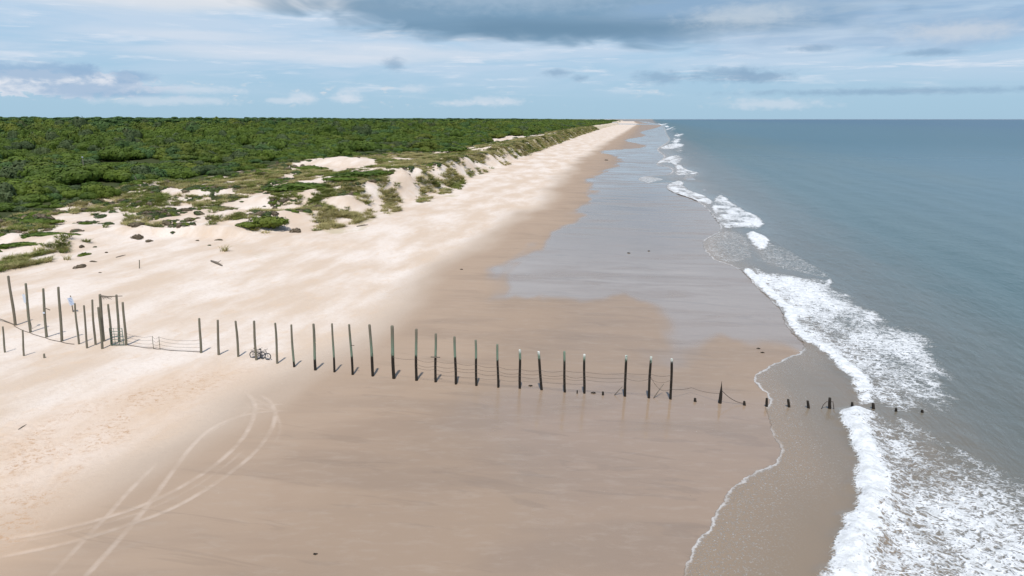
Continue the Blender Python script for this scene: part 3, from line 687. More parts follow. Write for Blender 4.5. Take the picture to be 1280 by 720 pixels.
def build_wires():
    q = lambda a, b: ['Q%d' % i for i in range(a, b+1)]
    import itertools
    def fs(ks, f0, f1): return [f0+(f1-f0)*i/(len(ks)-1) for i in range(len(ks))]
    A = q(14, 23)
    wire_run(q(11, 23), fs(q(11, 23), .42, .62), .013, 'uppermost thin slack wire running between the seaward pilings')
    wire_run(q(12, 23), fs(q(12, 23), .34, .50), .013, 'second slack wire from the top between the seaward pilings', s0=.18)
    wire_run(q(12, 21), fs(q(12, 21), .27, .38), .013, 'third slack wire down between the seaward pilings', s0=.14)
    wire_run(q(13, 20), fs(q(13, 20), .18, .25), .011, 'lowest slack wire between the seaward pilings, close to the sand', s0=.08)
    wire_run(['Q22', 'Q23'], [.55, .28], .016, 'loose wire drooping down from the leaning piling to the last tall one', s0=.5, group=None)
    # wire from the last tall piling through the spike to the sand
    mb = MB(); a = along('Q23', .25); b = along('T0d', .45); mid = hit(864, 491.8)+Vector((0, 0, .55))
    mb.ring_tube(sag(a, mid, .1)+sag(mid, b, .15)[1:], .017, 5); tag(mb.build('fence_wire', M_wire), 'sagging wire from the last tall piling to the pointed spike', 'wire')
    mb = MB(); a = along('T0d', .62); b = hit(929, 505.5)+Vector((0, 0, .1)); mb.ring_tube(sag(a, b, .25), .03, 5)
    tag(mb.build('cable', M_wire), 'dark cable hanging in a curve from the spike down to the sand', 'cable')
    for sgn, lab in ((-1, 'left'), (1, 'right')):
        mb = MB(); a = along('T4', .62); e = a+Vector((sgn*(.75 if sgn < 0 else .4), -.1, -.75))
        mb.ring_tube([a, a+Vector((sgn*.28, 0, .04)), a+Vector((sgn*(.55 if sgn < 0 else .33), -.05, -.25)), e], .035, 5)
        tag(mb.build('bent_wire', M_wire), 'bent rusty wire arching down on the %s side of the tallest swash stub' % lab, 'wire')
    # loose sticks
    for (p0, p1, z1, lab) in (((768.2, 494), (777.7, 493.2), .75, 'stick of broken board propped against the piling right of the wide gap'),
                              ((817, 497.8), (829, 493), 1.0, 'thin dark stick leaning up between the last two tall pilings')):
        a = hit(*p0)+Vector((0, 0, .02)); b = hit(*p1)+Vector((0, 0, z1))
        mb = MB().ring_tube([a, a.lerp(b, .5)+Vector((0, 0, .03)), b], [.045, .04, .025], 6)
        tag(mb.build('driftwood_stick', M_board), lab, 'driftwood')
    # wire fence between gate and the row
    a0 = along('P12', 0); b0 = along('Q1', 0)
    stakes = [hit(192, 436.2), hit(200, 437)]
    g = 'wires of the low fence right of the gate'
    seq = [a0]+stakes+[b0]
    for i, (hh, r, nm) in enumerate(((.12, .03, 'thick bottom rope of the low wire fence between gate and piling row'), (.55, .012, 'second wire from the ground in the low fence right of the gate'),
                                     (.95, .012, 'third wire from the ground in the low fence right of the gate'), (1.35, .012, 'top wire of the low fence right of the gate'))):
        pts = []
        for k in range(3):
            pa, pb = seq[k].copy(), seq[k+1].copy()
            qn = sag(Vector((pa.x, pa.y, 0)), Vector((pb.x, pb.y, 0)), .10+.05*i, 10)
            for p in qn: p.z += gz(p.x, p.y)+hh+(.35*hh if k == 0 and p is qn[0] else 0)
            pts += qn if not pts else qn[1:]
        tag(MB().ring_tube(pts, r, 5).build('low_fence_wire', M_wire), nm, 'wire', g)
    for i, s_ in enumerate(stakes):
        post_mesh('fence_stake', s_, s_+Vector((.03, 0, 1.35)), .03, .025, -9, 0, 0, False, ['thin stake holding the low wire fence, left of the pair', 'thin stake holding the low wire fence, right of the pair'][i], 'stake', 'thin stakes of the low wire fence')
    # rope on the sand between the left pilings
    pts = []
    for k in ('P1', 'P2', 'P3', 'P4', 'P5'):
        p = along(k, 0); pts.append(p+Vector((0, -.22, .05)))
    fine = [pts[i].lerp(pts[i+1], q/6)+Vector((0, -.15*math.sin(math.pi*q/6), 0)) for i in range(4) for q in range(6)]
    fine = [Vector((p.x, p.y, gz(p.x, p.y)+.04)) for p in fine]
    tag(MB().ring_tube(fine, .03, 5).build('fallen_rope', M_wire), 'fallen rope lying on the sand along the feet of the left pilings', 'rope')
    fl = [hit(-12, 400)+Vector((0, 0, .5)), hit(5, 402)+Vector((0, 0, .15)), hit(17, 406)+Vector((0, 0, .05))]
    tag(MB().ring_tube(fl, .06, 6).build('fallen_rail', M_board), 'fallen rail slanting down to the foot of the leftmost piling', 'rail')

def build_gate_and_signs():
    # green metal farm gate
    a = along('P10', 0)+Vector((.1, -.2, 0)); b = along('P12', 0)+Vector((-.1, -.2, 0))
    ax = b-a; ax.z = 0; w = ax.length; ux = ax.normalized(); z0 = min(a.z, b.z)+.12; hgt = 1.75
    root = empty('farm_gate', (a.x, a.y, z0)); tag(root, 'green tubular metal farm gate hung between two pilings', 'gate')
    fr = MB(); fr.ring_tube([(0, 0, 0), (0, 0, hgt), ux*w+Vector((0, 0, hgt)), ux*w, (0, 0, 0)], .045, 8); fr.build('gate_frame', M_gate, root)
    for i in range(5):
        z = hgt*(i+1)/6*.98; MB().ring_tube([(0, 0, z), ux*w+Vector((0, 0, z))], .03, 7).build('rail', M_gate, root)
    for f in (.33, .66): MB().ring_tube([ux*w*f, ux*w*f+Vector((0, 0, hgt))], .025, 7).build('upright', M_gate, root)
    # crossbar with stuff hanging
    a = along('P9', .985); b = along('P11', .985); e = b+(b-a)*.35
    root = empty('crossbar', a); tag(root, 'weathered crossbar lashed between the two tallest gate pilings', 'beam')
    MB().ring_tube([(0, -.05, 0), (b-a)*.5+Vector((0, -.12, -.06)), (e-a)+Vector((0, -.05, .03))], [.07, .06, .035], 8).build('beam', M_board, root)
    br = MB(); rr = random.Random(3)
    for i in range(26):
        p = (b-a)*rr.uniform(.1, .55)+Vector((0, -.1, -.05)); br.ring_tube([p, p+Vector((rr.uniform(-.3, .4), rr.uniform(-.2, .2), -rr.uniform(.05, .35)))], .012, 4)
    br.build('dangling_twigs', M_weed, root)
    # board sticking out of P3
    p = along('P3', .62); MBo = MB().box((.28, -.1, -.1), (.75, .05, .09), Matrix.Rotation(R(22), 3, 'Y'))
    tag(MBo.build('loose_board', M_board, smooth=False, loc=p), 'short loose board sticking out to the right of the third piling', 'board')
    p = along('P3', .52)+Vector((0, -.18, 0)); tag(MB().box((0, 0, 0), (.22, .03, .18)).build('tag_plate', M_white, smooth=False, loc=p), 'tiny white plate nailed halfway up the third piling', 'plate')
    # cross board on Q13
    p = along('Q13', .535)+Vector((0, -.17, 0))
    tag(MB().box((0, 0, 0), (.85, .06, .10), Matrix.Rotation(R(3), 3, 'Y')).build('cross_board', M_board, smooth=False, loc=p), 'short dark board nailed across a piling like a cross', 'board')
    # nail stub
    p = along('Q9', .60); tag(MB().ring_tube([(0, -.08, 0), (.36, -.1, -.02)], .03, 6).build('metal_spike', M_wire, loc=p), 'small metal spike on the right side of the ninth piling', 'spike')
    # small torn notice beside P2
    b = hit(40.5, 411); root = empty('torn_notice', b); tag(root, 'small torn whitish notice on a thin stick behind the second piling', 'notice')
    h, _ = height_above(b, 37, 367)
    MB().ring_tube([(0, 0, -.3), (-.35, 0, h)], .025, 6).build('stick', M_board, root)
    MB().box((-.33, -.03, h-.55), (.30, .015, .95), Matrix.Rotation(R(-6), 3, 'Y')).build('notice_panel', M_white, root, smooth=False)
    # leaning blue and white sign
    b = hit(91.5, 390); h, dx = height_above(b, 88, 369.5); root = empty('beach_sign', b); tag(root, 'leaning white and blue sign board on a short post between the pilings', 'sign')
    rot = Matrix.Rotation(R(-14), 3, 'Y')
    MB().ring_tube([(0, 0, -.4), (dx, 0, h)], .06, 8).build('sign_post', M_board, root)
    c = Vector((dx*.62, -.09, h*.66)); pn = MB().box(c, (.62, .03, .95), rot).build('sign_panel', M_white, root, smooth=False)
    m2 = MB(); rr = random.Random(5)
    for k in range(5):
        o = rot @ Vector((rr.uniform(-.04, .04), -.018, .34-k*.17)); m2.box(c+o, (.44*rr.uniform(.6, 1), .006, .07), rot)
    m2.build('faded_band', M_blue, pn, smooth=False)

# ------------------------------------------------------------------ bicycles
def bicycle(loc, rz, lean, label, steer=0):
    root = empty('bicycle', loc); tag(root, label, 'bicycle', 'bicycles leaning on a piling'); root.rotation_euler = (lean, 0, rz)
    Rw = .33; wb = 1.06; rear = Vector((0, 0, Rw)); front = Vector((wb, 0, Rw)); bb = Vector((.43, 0, .28)); seat = Vector((.27, 0, .80)); head = Vector((.84, 0, .86)); hl = Vector((.88, 0, .70))
    for c in (rear, front):
        w = empty('wheel', c); w.parent = root
        MB().torus((0, 0, 0), Rw-.03, .045).build('tyre', M_dark, w)
        MB().torus((0, 0, 0), Rw-.065, .016).build('rim', M_alloy, w)
        sp = MB()
        for i in range(14):
            q = i*math.pi*2/14; sp.ring_tube([(.02*math.cos(q+1), .02*(-1)**i, .02*math.sin(q+1)), ((Rw-.06)*math.cos(q), 0, (Rw-.06)*math.sin(q))], .003, 3)
        sp.ring_tube([(0, -.05, 0), (0, .05, 0)], .022, 8); sp.build('spokes', M_alloy, w)
    f = MB(); t = .032
    for a, b in ((bb, seat), (seat, head), (bb, hl), (head, hl)): f.ring_tube([a, b], t, 8)
    for s_ in (-1, 1):
        o = Vector((0, .06*s_, 0)); f.ring_tube([rear+o, bb+o*.5], .012, 6); f.ring_tube([rear+o, seat*.98], .011, 6)
    f.build('frame', M_frame, root)
    fk = MB()
    for s_ in (-1, 1): fk.ring_tube([front+Vector((0, .06*s_, 0)), hl+Vector((0, .05*s_, -.02))], .018, 6)
    fk.build('fork', M_alloy, root)
    hb = MB().ring_tube([head, head+Vector((-.02, 0, .12)), head+Vector((.06, 0, .15))], .018, 7)
    hb.ring_tube([head+Vector((-.03, -.32, .20)), head+Vector((.05, -.14, .15)), head+Vector((.06, 0, .15)), head+Vector((.05, .14, .15)), head+Vector((-.03, .32, .20))], .016, 7); hb.build('handlebar', M_dark, root)
    MB().ring_tube([seat, seat+Vector((-.04, 0, .13))], .015, 7).build('seat_post', M_alloy, root)
    sd = MB().ring_tube([seat+Vector((-.19, 0, .155)), seat+Vector((-.12, 0, .17)), seat+Vector((0, 0, .16)), seat+Vector((.11, 0, .15))], [.03, .075, .045, .018], 10); sd.build('saddle', M_dark, root)
    cr = MB().torus(bb+Vector((0, -.06, 0)), .085, .008, n=18, m=4); cr.ring_tube([bb+Vector((0, -.08, 0)), bb+Vector((.12, -.10, -.12))], .013, 5); cr.ring_tube([bb+Vector((0, .08, 0)), bb+Vector((-.12, .10, .12))], .013, 5)
    cr.build('crankset', M_dark, root)
    for s_ in (-1, 1): MB().box(bb+Vector((.12*-s_*-1 if s_ > 0 else .12, 0, 0))*1+Vector((0, .14*s_, .12*s_)) if s_ < 0 else bb+Vector((-.12, .14, .12)), (.09, .08, .02)).build('pedal', M_dark, root)
    rk = MB().ring_tube([seat+Vector((0, 0, -.05)), Vector((-.18, 0, .76))], .012, 5).box((-.05, 0, .78), (.32, .15, .02)); rk.ring_tube([(-.1, 0, .77), rear+Vector((0, .07, 0))], .009, 5); rk.build('rear_rack', M_dark, root)
    return root

# ------------------------------------------------------------------ plants of the dunes
def mat_leaf(name, c0, c1, c2, trans=.12):
    m, nt, out = material(name)
    rnd = nt.new('ShaderNodeObjectInfo').outputs['Random']; lv = nt.attr('leaf'); pos = nt.new('ShaderNodeNewGeometry').outputs['Position']
    big = nt.noise(pos, .022, 3, .6); md = nt.noise(pos, .16, 3, .6)
    f = nt.m('ADD', nt.m('MULTIPLY', rnd, .35), nt.m('ADD', nt.m('MULTIPLY', nt.ss(.3, .7, md), .4), nt.m('MULTIPLY', lv, .3)))
    c = nt.mix(f, c0, c1); c = nt.mix(nt.ss(.48, .66, big), c, nt.mix(f, [v*.8 for v in c0], c2))
    b = nt.new('ShaderNodeBsdfPrincipled', {'Base Color': c, 'Roughness': .65, 'Specular IOR Level': .25})
    tr = nt.new('ShaderNodeBsdfTranslucent', {'Color': c}); mx = nt.new('ShaderNodeMixShader', {0: trans, 1: b.outputs[0], 2: tr.outputs[0]})
    nt.l.new(mx.outputs[0], out.inputs[0]); return m
M_leaf = mat_leaf('evergreen_shrub_leaves', (.046, .084, .011), (.122, .178, .019), (.185, .205, .026))
M_leafd = mat_leaf('dark_pine_needles', (.036, .082, .022), (.088, .155, .038), (.11, .17, .04))
M_leafg = mat_leaf('grey_green_leaves', (.045, .072, .025), (.095, .13, .045), (.12, .14, .05))
M_dead = mat_leaf('dry_brown_twigs', (.11, .085, .055), (.23, .18, .12), (.22, .18, .11))
M_grass = mat_leaf('beach_grass_blades', (.27, .24, .09), (.48, .42, .19), (.52, .45, .22), .32)
M_grassg = mat_leaf('green_grass_blades', (.13, .16, .035), (.26, .28, .07), (.30, .30, .10), .32)
M_bark = simple('grey_bark', (.16, .14, .115), .9, .3, 6, bump=.4)

def quads(P, N, size, r, asp=1.0):
    n = len(P); a = np.cross(N, r.normal(size=(n, 3))); a /= np.linalg.norm(a, axis=1)[:, None]+1e-9; b = np.cross(N, a)
    s = (size*(.6+.8*r.random(n)))[:, None] if np.ndim(size) == 0 else (size*(.6+.8*r.random(n)))[:, None]
    a = a*s*.5*asp; b = b*s*.5
    V = np.stack([P-a-b*.6, P+a-b, P+a*.8+b, P-a+b*.7], 1).reshape(-1, 3)
    return V, np.arange(4*n).reshape(n, 4)
def crown_mesh(seed, lobes, leaf, nleaf, flat=.75):
    """foliage clumps spread over and through a cluster of domes"""
    r = np.random.default_rng(seed); C = []; 
    Vs = []; Fs = []; A = []; off = 0
    tot = sum(l[3]**2 for l in lobes)
    for (x, y, z, rad) in lobes:
        n = int(nleaf*rad**2/tot)
        d = r.normal(size=(n, 3)); d[:, 2] = np.abs(d[:, 2])*1.15-.5; d /= np.linalg.norm(d, axis=1)[:, None]
        k = 1+.10*np.sin(d[:, 0]*7+seed)*np.sin(d[:, 1]*6+x)+.12*r.normal(size=n)*.7
        depth = 1-.22*r.random(n)**2
        P = np.array([x, y, z])+d*rad*(k*depth)[:, None]*np.array([1, 1, flat])
        N = d+r.normal(size=(n, 3))*.17; N /= np.linalg.norm(N, axis=1)[:, None]
        V, F = quads(P, N, leaf, r, 1.2); Vs.append(V); Fs.append(F+off); off += len(V)
        g = .5+.5*np.sin(P[:, 0]*2.1+seed)*np.sin(P[:, 1]*1.7+P[:, 2]*2); A.append(np.repeat(np.clip(g*.6+.4*r.random(n), 0, 1), 4))
    return np.vstack(Vs), np.vstack(Fs), np.concatenate(A)
def shrub_proto(seed, mat, R0=3.6, leaf=.37, n=1900, name='thicket_shrub'):
    rr = random.Random(seed); lobes = []
    for i in range(7):
        q = rr.uniform(0, 6.28); d = rr.uniform(.0, .62)*R0
        lobes.append((d*math.cos(q)*1.25, d*math.sin(q)*.85, R0*rr.uniform(.30, .58)*(1-d/R0*.5), R0*rr.uniform(.38, .60)))
    V, F, A = crown_mesh(seed, lobes, leaf, n, .62)
    return V, F, A
def make(name, vfa, mat): return mk(name, vfa[0], vfa[1], mat, smooth=False, attrs={'leaf': vfa[2]})
def grass_vfa(seed, n=46, rad=.42, h=.85, w=.035):
    r = np.random.default_rng(seed); V = []; F = []; A = []
    for i in range(n):
        q = r.uniform(0, 6.28); d = rad*math.sqrt(r.random()); bx, by = d*math.cos(q), d*math.sin(q)
        q2 = q+r.normal()*.8; ln = h*(.55+.6*r.random()); bend = ln*(.35+.5*r.random()); dx, dy = math.cos(q2), math.sin(q2); dx += .35
        a = q2+1.57; wx, wy = w*math.cos(a), w*math.sin(a)
        b = len(V); 
        for f in (0, .5, 1):
            k = (1-f*.8); px_ = bx+dx*bend*f*f; py_ = by+dy*bend*f*f; pz = ln*(f-.25*f*f)
            V += [(px_-wx*k, py_-wy*k, pz), (px_+wx*k, py_+wy*k, pz)]
        F += [(b, b+1, b+3, b+2), (b+2, b+3, b+5, b+4)]; g = r.random(); A += [g]*6
    return np.array(V), np.array(F), np.array(A)

def instancer(name, pts, scl, rot, kind, protos, label, cat):
    me = bpy.data.meshes.new(name); me.vertices.add(len(pts)); me.vertices.foreach_set('co', np.asarray(pts, np.float32).ravel())
    a = me.attributes.new('scl', 'FLOAT_VECTOR', 'POINT'); a.data.foreach_set('vector', np.asarray(scl, np.float32).ravel())
    a = me.attributes.new('rot', 'FLOAT_VECTOR', 'POINT'); a.data.foreach_set('vector', np.asarray(rot, np.float32).ravel())
    a = me.attributes.new('kd', 'INT', 'POINT'); a.data.foreach_set('value', np.asarray(kind, np.int32))
    o = bpy.data.objects.new(name, me); COL.objects.link(o)
    ng = bpy.data.node_groups.new(name, 'GeometryNodeTree')
    ng.interface.new_socket('Geometry', in_out='INPUT', socket_type='NodeSocketGeometry'); ng.interface.new_socket('Geometry', in_out='OUTPUT', socket_type='NodeSocketGeometry')
    N = ng.nodes; L = ng.links; gi = N.new('NodeGroupInput'); go = N.new('NodeGroupOutput'); jn = N.new('GeometryNodeJoinGeometry')
    def na(nm, dt): n = N.new('GeometryNodeInputNamedAttribute'); n.data_type = dt; n.inputs[0].default_value = nm; return n.outputs[0]
    sc = na('scl', 'FLOAT_VECTOR'); ro = na('rot', 'FLOAT_VECTOR'); kd = na('kd', 'INT')
    e2r = N.new('FunctionNodeEulerToRotation'); L.new(ro, e2r.inputs[0])
    for k, p in enumerate(protos):
        oi = N.new('GeometryNodeObjectInfo'); oi.inputs[0].default_value = p; oi.inputs['As Instance'].default_value = True; oi.transform_space = 'ORIGINAL'
        cmp_ = N.new('FunctionNodeCompare'); cmp_.data_type = 'INT'; cmp_.operation = 'EQUAL'; L.new(kd, cmp_.inputs[2]); cmp_.inputs[3].default_value = k
        ip = N.new('GeometryNodeInstanceOnPoints'); L.new(gi.outputs[0], ip.inputs['Points']); L.new(cmp_.outputs[0], ip.inputs['Selection']); L.new(oi.outputs['Geometry'], ip.inputs['Instance'])
        L.new(e2r.outputs[0], ip.inputs['Rotation']); L.new(sc, ip.inputs['Scale']); L.new(ip.outputs[0], jn.inputs[0])
    L.new(jn.outputs[0], go.inputs[0])
    md = o.modifiers.new('scatter', 'NODES'); md.node_group = ng
    return tag(o, label, cat, kind='stuff')

def jitter_grid(d0, d1, step, seed):
    r = np.random.default_rng(seed)
    xs = np.arange(-d1, d1*.62, step); ys = np.arange(0, d1, step)
    X, Y = np.meshgrid(xs, ys); X = (X+r.uniform(-.48, .48, X.shape)*step).ravel(); Y = (Y+r.uniform(-.48, .48, Y.shape)*step).ravel()
    D = np.hypot(X, Y); a = np.degrees(np.arctan2(X, Y))
    m = (D >= d0) & (D < d1) & (a > -43) & (a < 20)
    return X[m], Y[m], D[m]
def vegetation():
    S = [shrub_proto(i*13+1, M_leaf) for i in range(5)]
    protos = [make('thicket_shrub', S[0], M_leaf), make('thicket_shrub', S[1], M_leaf), make('thicket_shrub', S[2], M_leaf), make('thicket_shrub', S[3], M_leafg), make('thicket_shrub', S[4], M_leafd)]
    # umbrella pine prototypes: each a tree with trunk and crown
    pines = []
    for i in range(2):
        rr = random.Random(50+i); lobes = [(rr.uniform(-1.6, 1.6), rr.uniform(-1.6, 1.6), rr.uniform(5.2, 9.5), rr.uniform(1.2, 2.1)) for _ in range(9)]
        V, F, A = crown_mesh(60+i, lobes, .6, 1300, .7)
        root = empty('pine_tree', (0, 0, 0)); tk = MB().ring_tube([(0, 0, -1), (.1, 0, 3), (-.1, .1, 6), (0, 0, 9)], [.28, .22, .15, .06], 7)
        for _ in range(5):
            l = rr.choice(lobes); tk.ring_tube([(0, 0, l[2]-1.6), (l[0], l[1], l[2])], [.07, .03], 5)
        tk.build('trunk', M_bark, root); cr = mk('crown', V, F, M_leafd, root, smooth=False, attrs={'leaf': A}); pines.append((root, cr))
    spots = [((505, 190), 'lone dark pine rising above the thicket left of the pale dune path'), ((388, 176), 'dark pine rising from the middle of the thicket, far behind the bare dune')]
    for (root, cr), (p, lab) in zip(pines, spots):
        x, y = un(*p, 5); root.location = (x, y, gz(x, y)); root.scale = (.62,)*3; tag(root, lab, 'tree')
    # --- thicket
    X1, Y1, D1 = jitter_grid(90, 620, 5.0, 1); X2, Y2, D2 = jitter_grid(620, 1500, 6.6, 2); X3, Y3, D3 = jitter_grid(1500, 4200, 15, 3); X4, Y4, D4 = jitter_grid(4200, 13000, 50, 4)
    X = np.concatenate([X1, X2, X3, X4]); Y = np.concatenate([Y1, Y2, Y3, Y4]); D = np.concatenate([D1, D2, D3, D4])
    base = np.concatenate([X1*0+.70, X2*0+.98, X3*0+2.1, X4*0+7.5])
    s, t = st(X, Y); thk = THK(s)+5*fbm(s/12, t/12, 3, 71)-t
    P = np.stack([X, Y], 1); r = np.random.default_rng(5)
    sn = sand_mask(P); ok = (thk > 0) & (sn < .3)
    gap = fbm(X/12, Y/8, 3, 111)
    ok &= (gap > -.28) | (D > 900)
    X, Y, D, base, s, t, thk = [q[ok] for q in (X, Y, D, base, s, t, thk)]
    n = len(X)
    mound = fbm(X/26, Y/15, 3, 113)
    sc = base*(.80+1.1*mound+.5*r.random(n))*(.45+.55*sm(0, 22, thk))
    sc = np.clip(sc, .35*base, 2.3*base)
    v = TOE(s)-t
    far = sm(350, 1500, v)
    pine = (r.random(n) < far*.8) & (D > 380)
    kd = r.choice([0, 1, 2, 0, 1, 2, 3, 4], n); 
    grey = fbm(X/30, Y/22, 3, 117); kd = np.where((grey > .25) & (r.random(n) < .7) & (D < 500), 3, kd)
    kd = np.where(pine, 5+(r.random(n) < .5), kd)
    zsc = np.where(base > 2, np.minimum(sc, 1.9), sc*1.2)*(.85+.5*sm(60, 220, thk))*(1+.9*mound)
    hp = (.8+.75*r.random(n)**2+.25*fbm(X/120, Y/120, 2, 119)); sx = np.where(pine, base*(1+.5*r.random(n)), sc); zz = np.where(pine, np.minimum(hp, 1.75), zsc)
    rot = np.stack([r.normal(size=n)*.05, r.normal(size=n)*.05, r.normal(size=n)*.5+.15+np.where(r.random(n) < .5, 0, math.pi)], 1)
    Z = height(s, t)-.2
    pts = np.stack([X, Y, Z], 1); scl = np.stack([sx*1.55, sx, zz], 1)
    a = np.degrees(np.arctan2(X, Y)); vis = (np.abs(a) < 36) & (kd < 5)
    order = np.argsort(np.where(vis, D, 1e9))[:290]
    lab = {0: 'rounded green evergreen shrub in the near thicket just behind the dunes', 3: 'grey-green shrub in the near thicket just behind the dunes', 4: 'blackish green shrub in the near thicket just behind the dunes'}
    first = set()
    for i in order:
        k = int(kd[i]); o = protos[k]
        if k in first: o = o.copy(); COL.objects.link(o)
        first.add(k); o.location = pts[i]; o.scale = scl[i]; o.rotation_euler = rot[i]
        tag(o, lab[k if k in (3, 4) else 0], 'shrub', {3: 'grey-green near thicket shrubs', 4: 'blackish near thicket shrubs'}.get(k, 'green near thicket shrubs'))
    rest = np.ones(n, bool); rest[order] = False
    instancer('maritime_forest', pts[rest], scl[rest], rot[rest], kd[rest], protos+[pines[0][1], pines[1][1]], 'dense evergreen thicket and forest stretching inland to the horizon', 'forest')
    # --- beach grass and low scrub on the dunes
    G = [make('beach_grass_tuft', grass_vfa(1), M_grass), make('beach_grass_tuft', grass_vfa(2, 40, .35, .75), M_grass), make('beach_grass_tuft', grass_vfa(3, 50, .4, .7), M_grassg)]
    sl = [(r_[0], r_[1], r_[2]) for r_ in [(0, 0, .2, .45), (.3, .1, .15, .35), (-.25, .2, .15, .3)]]
    def small(seed): V, F, A = crown_mesh(seed, [(0, 0, .12, .5), (.42, .1, .05, .38), (-.35, .25, .05, .34), (-.1, -.35, .05, .3)], .17, 260, .7); return V, F, A
    B = [make('low_dune_shrub', small(201), M_leafg), make('low_dune_shrub', small(202), M_dead), make('low_dune_shrub', small(203), M_leaf)]
    iso_g = [((280, 314), 1.5, 'loose green grass tuft alone on the sand slope right of centre of the left dune'), ((84, 325), 1.4, 'small yellow-green grass tuft low on the sand at the left'), ((79, 316), 1.3, 'brownish grass tuft at the upper sand edge on the left')]
    for o, (p, k, lb) in zip(G, iso_g):
        o.location = hit(*p); o.scale = (k,)*3; tag(o, lb, 'grass tuft')
    iso_b = [((101, 334), 1, 1.15, (1.6, 1, .8), 'grey-brown low shrub lowest on the left sand slope'), ((172, 298), 1, 1.5, (1, 1, 1.1), 'reddish-brown twiggy shrub on the lip of the left dune'), ((105, 319), 2, 1.1, (1.5, 1, .8), 'green low shrub with a trailing stem on the left sand slope'),
             ((102, 309), 1, .7, (1, 1, 1.2), 'small round brown shrub just under the left dune edge'), ((133, 316), 1, .4, (1, 1, 1), 'single tiny dark clump between the left shrubs and the stake'), ((119, 309), 0, .5, (1.2, 1, .8), 'small grey clump right of the brown round shrub'),
             ((274, 300), 1, .7, (1.5, 1, .6), 'dark flat clump high on the sand slope near the dune lip'), ((247, 301), 1, .5, (1, 1, .8), 'tiny brown clump in the middle of the left dune slope'), ((262, 307), 0, .5, (1, 1, .8), 'tiny grey clump just left of the lone grass tuft'),
             ((370, 290), 1, 1.7, (1, 1, 1.0), 'brown twiggy shrub right of the big round green bush'), ((116, 327), 1, .6, (1.8, 1, .5), 'small brown streak of twigs right of the lowest left shrub'), ((125, 341), 1, .35, (1, 1, .6), 'tiniest brown clump near the bottom of the left sand slope'),
             ((186, 302), 1, 1.0, (1, 1, .8), 'brown twig clump right of the reddish shrub on the dune lip'), ((216, 291), 0, .7, (1, 1, 1.0), 'pale grey tuft-like shrub high on the left dune slope')]
    seen = set()
    for p, k, sz, sv, lb in iso_b:
        o = B[k]
        if k in seen: o = o.copy(); COL.objects.link(o)
        seen.add(k); o.location = hit(*p); o.scale = (sz*sv[0], sz*sv[1], sz*sv[2]); o.rotation_euler = (0, 0, p[0]*.7); tag(o, lb, 'shrub')
    # big single bushes on the dunes
    big = [((335, 285), 1.05, (1.15, 1, .85), 'large round deep green bush on the dune face', 0), ((372, 237), 1.5, (1.5, 1.3, .45), 'broad low bright green bush mound behind the dune crest', 1), ((308, 283), .55, (1.3, 1, .7), 'smaller green bush left of the large round one', 2),
           ((446, 214), 1.2, (1.6, 1, .45), 'low green bush in front of the bare dune top', 1), ((386, 212), 1.1, (1.7, 1, .5), 'flat green bush at the left foot of the bare dune top', 2), ((425, 226), .8, (1.7, 1, .5), 'small flat dark green bush in the hollow behind the crest', 0), ((468, 217), .8, (1.8, 1, .5), 'small green bush right below the bare dune top', 2),
           ((565, 189.5), 1.6, (1.5, 1.5, .6), 'round dark bush encircled by pale sand paths', 1), ((35, 280), .9, (2.4, 1, .5), 'low dark bush strip above the pale sand path at left', 0), ((58, 294), .6, (2.6, 1, .45), 'flat dark green strip of bush below the pale sand path at left', 2),
           ((30, 306), .5, (2.4, 1, .5), 'small dark bush strip at the far left below the sand path', 1)]
    for p, sz, sv, lb, k in big:
        o = make('dune_bush', S[k], M_leaf); o.location = hit(*p)-Vector((0, 0, .3)); o.scale = (sz*sv[0], sz*sv[1], sz*sv[2]); tag(o, lb, 'bush', 'single bushes on the dunes')
    # scatter grass
    r = np.random.default_rng(9); n = 150000
    sg = np.exp(r.uniform(np.log(70), np.log(1500), n)); vv = r.uniform(-4, 95, n); tg = TOE(sg)-vv
    x, y = xy(sg, tg); P = np.stack([x, y], 1); a = np.degrees(np.arctan2(x, y))
    gd = grass_density(sg, tg)*(1-sand_mask(P)); thk = THK(sg)-tg
    mid = ((sn2 := fbm(sg/5, tg/5, 3, 131)) > -.1)
    keep = (r.random(n) < gd*.55*np.minimum(1, (sg/200)**.0)) & (np.abs(a) < 42) & (thk < 5)
    sg, tg, x, y = sg[keep], tg[keep], x[keep], y[keep]; n = len(sg)
    wide = 1+sg/500; scl = np.stack([wide*(1+.7*r.random(n))]*2+[.8+.5*r.random(n)], 1)
    grn = fbm(sg/16, tg/12, 3, 133); kd = np.where(grn+.5*r.normal(size=n)*.4 > .05, 2, r.integers(0, 2, n))
    instancer('beach_grass', np.stack([x, y, height(sg, tg)-.05], 1), scl, np.stack([r.normal(size=n)*.1, r.normal(size=n)*.1, r.uniform(-.8, .8, n)], 1), kd, G, 'tan and green beach grass covering the dune crest and faces', 'grass')
    # scatter low scrub: mottled hollows, crest lip, thicket edge
    n = 70000; sg = np.exp(r.uniform(np.log(75), np.log(1200), n)); vv = r.uniform(2, 95, n); tg = TOE(sg)-vv; x, y = xy(sg, tg); P = np.stack([x, y], 1); a = np.degrees(np.arctan2(x, y))
    mot = sand_mask(P, 2); clr = sand_mask(P, 1)
    thk = THK(sg)-tg; n1 = fbm(sg/4.5, tg/4.5, 3, 141)
    lip = sm(7, 10, vv)*sm(16, 11, vv)*sm(0, .3, n1)*.5
    prob = np.maximum.reduce([mot*sm(-.05, .2, n1)*.55, .36*sm(16, 22, vv)*sm(195, 170, sg)*sm(-.02, .25, n1)*sm(104, 112, sg), lip, sm(-14, -2, thk)*sm(-.1, .25, n1)*.5, sm(14, 20, vv)*sm(.1, .4, n1)*.12])*(1-.85*clr)
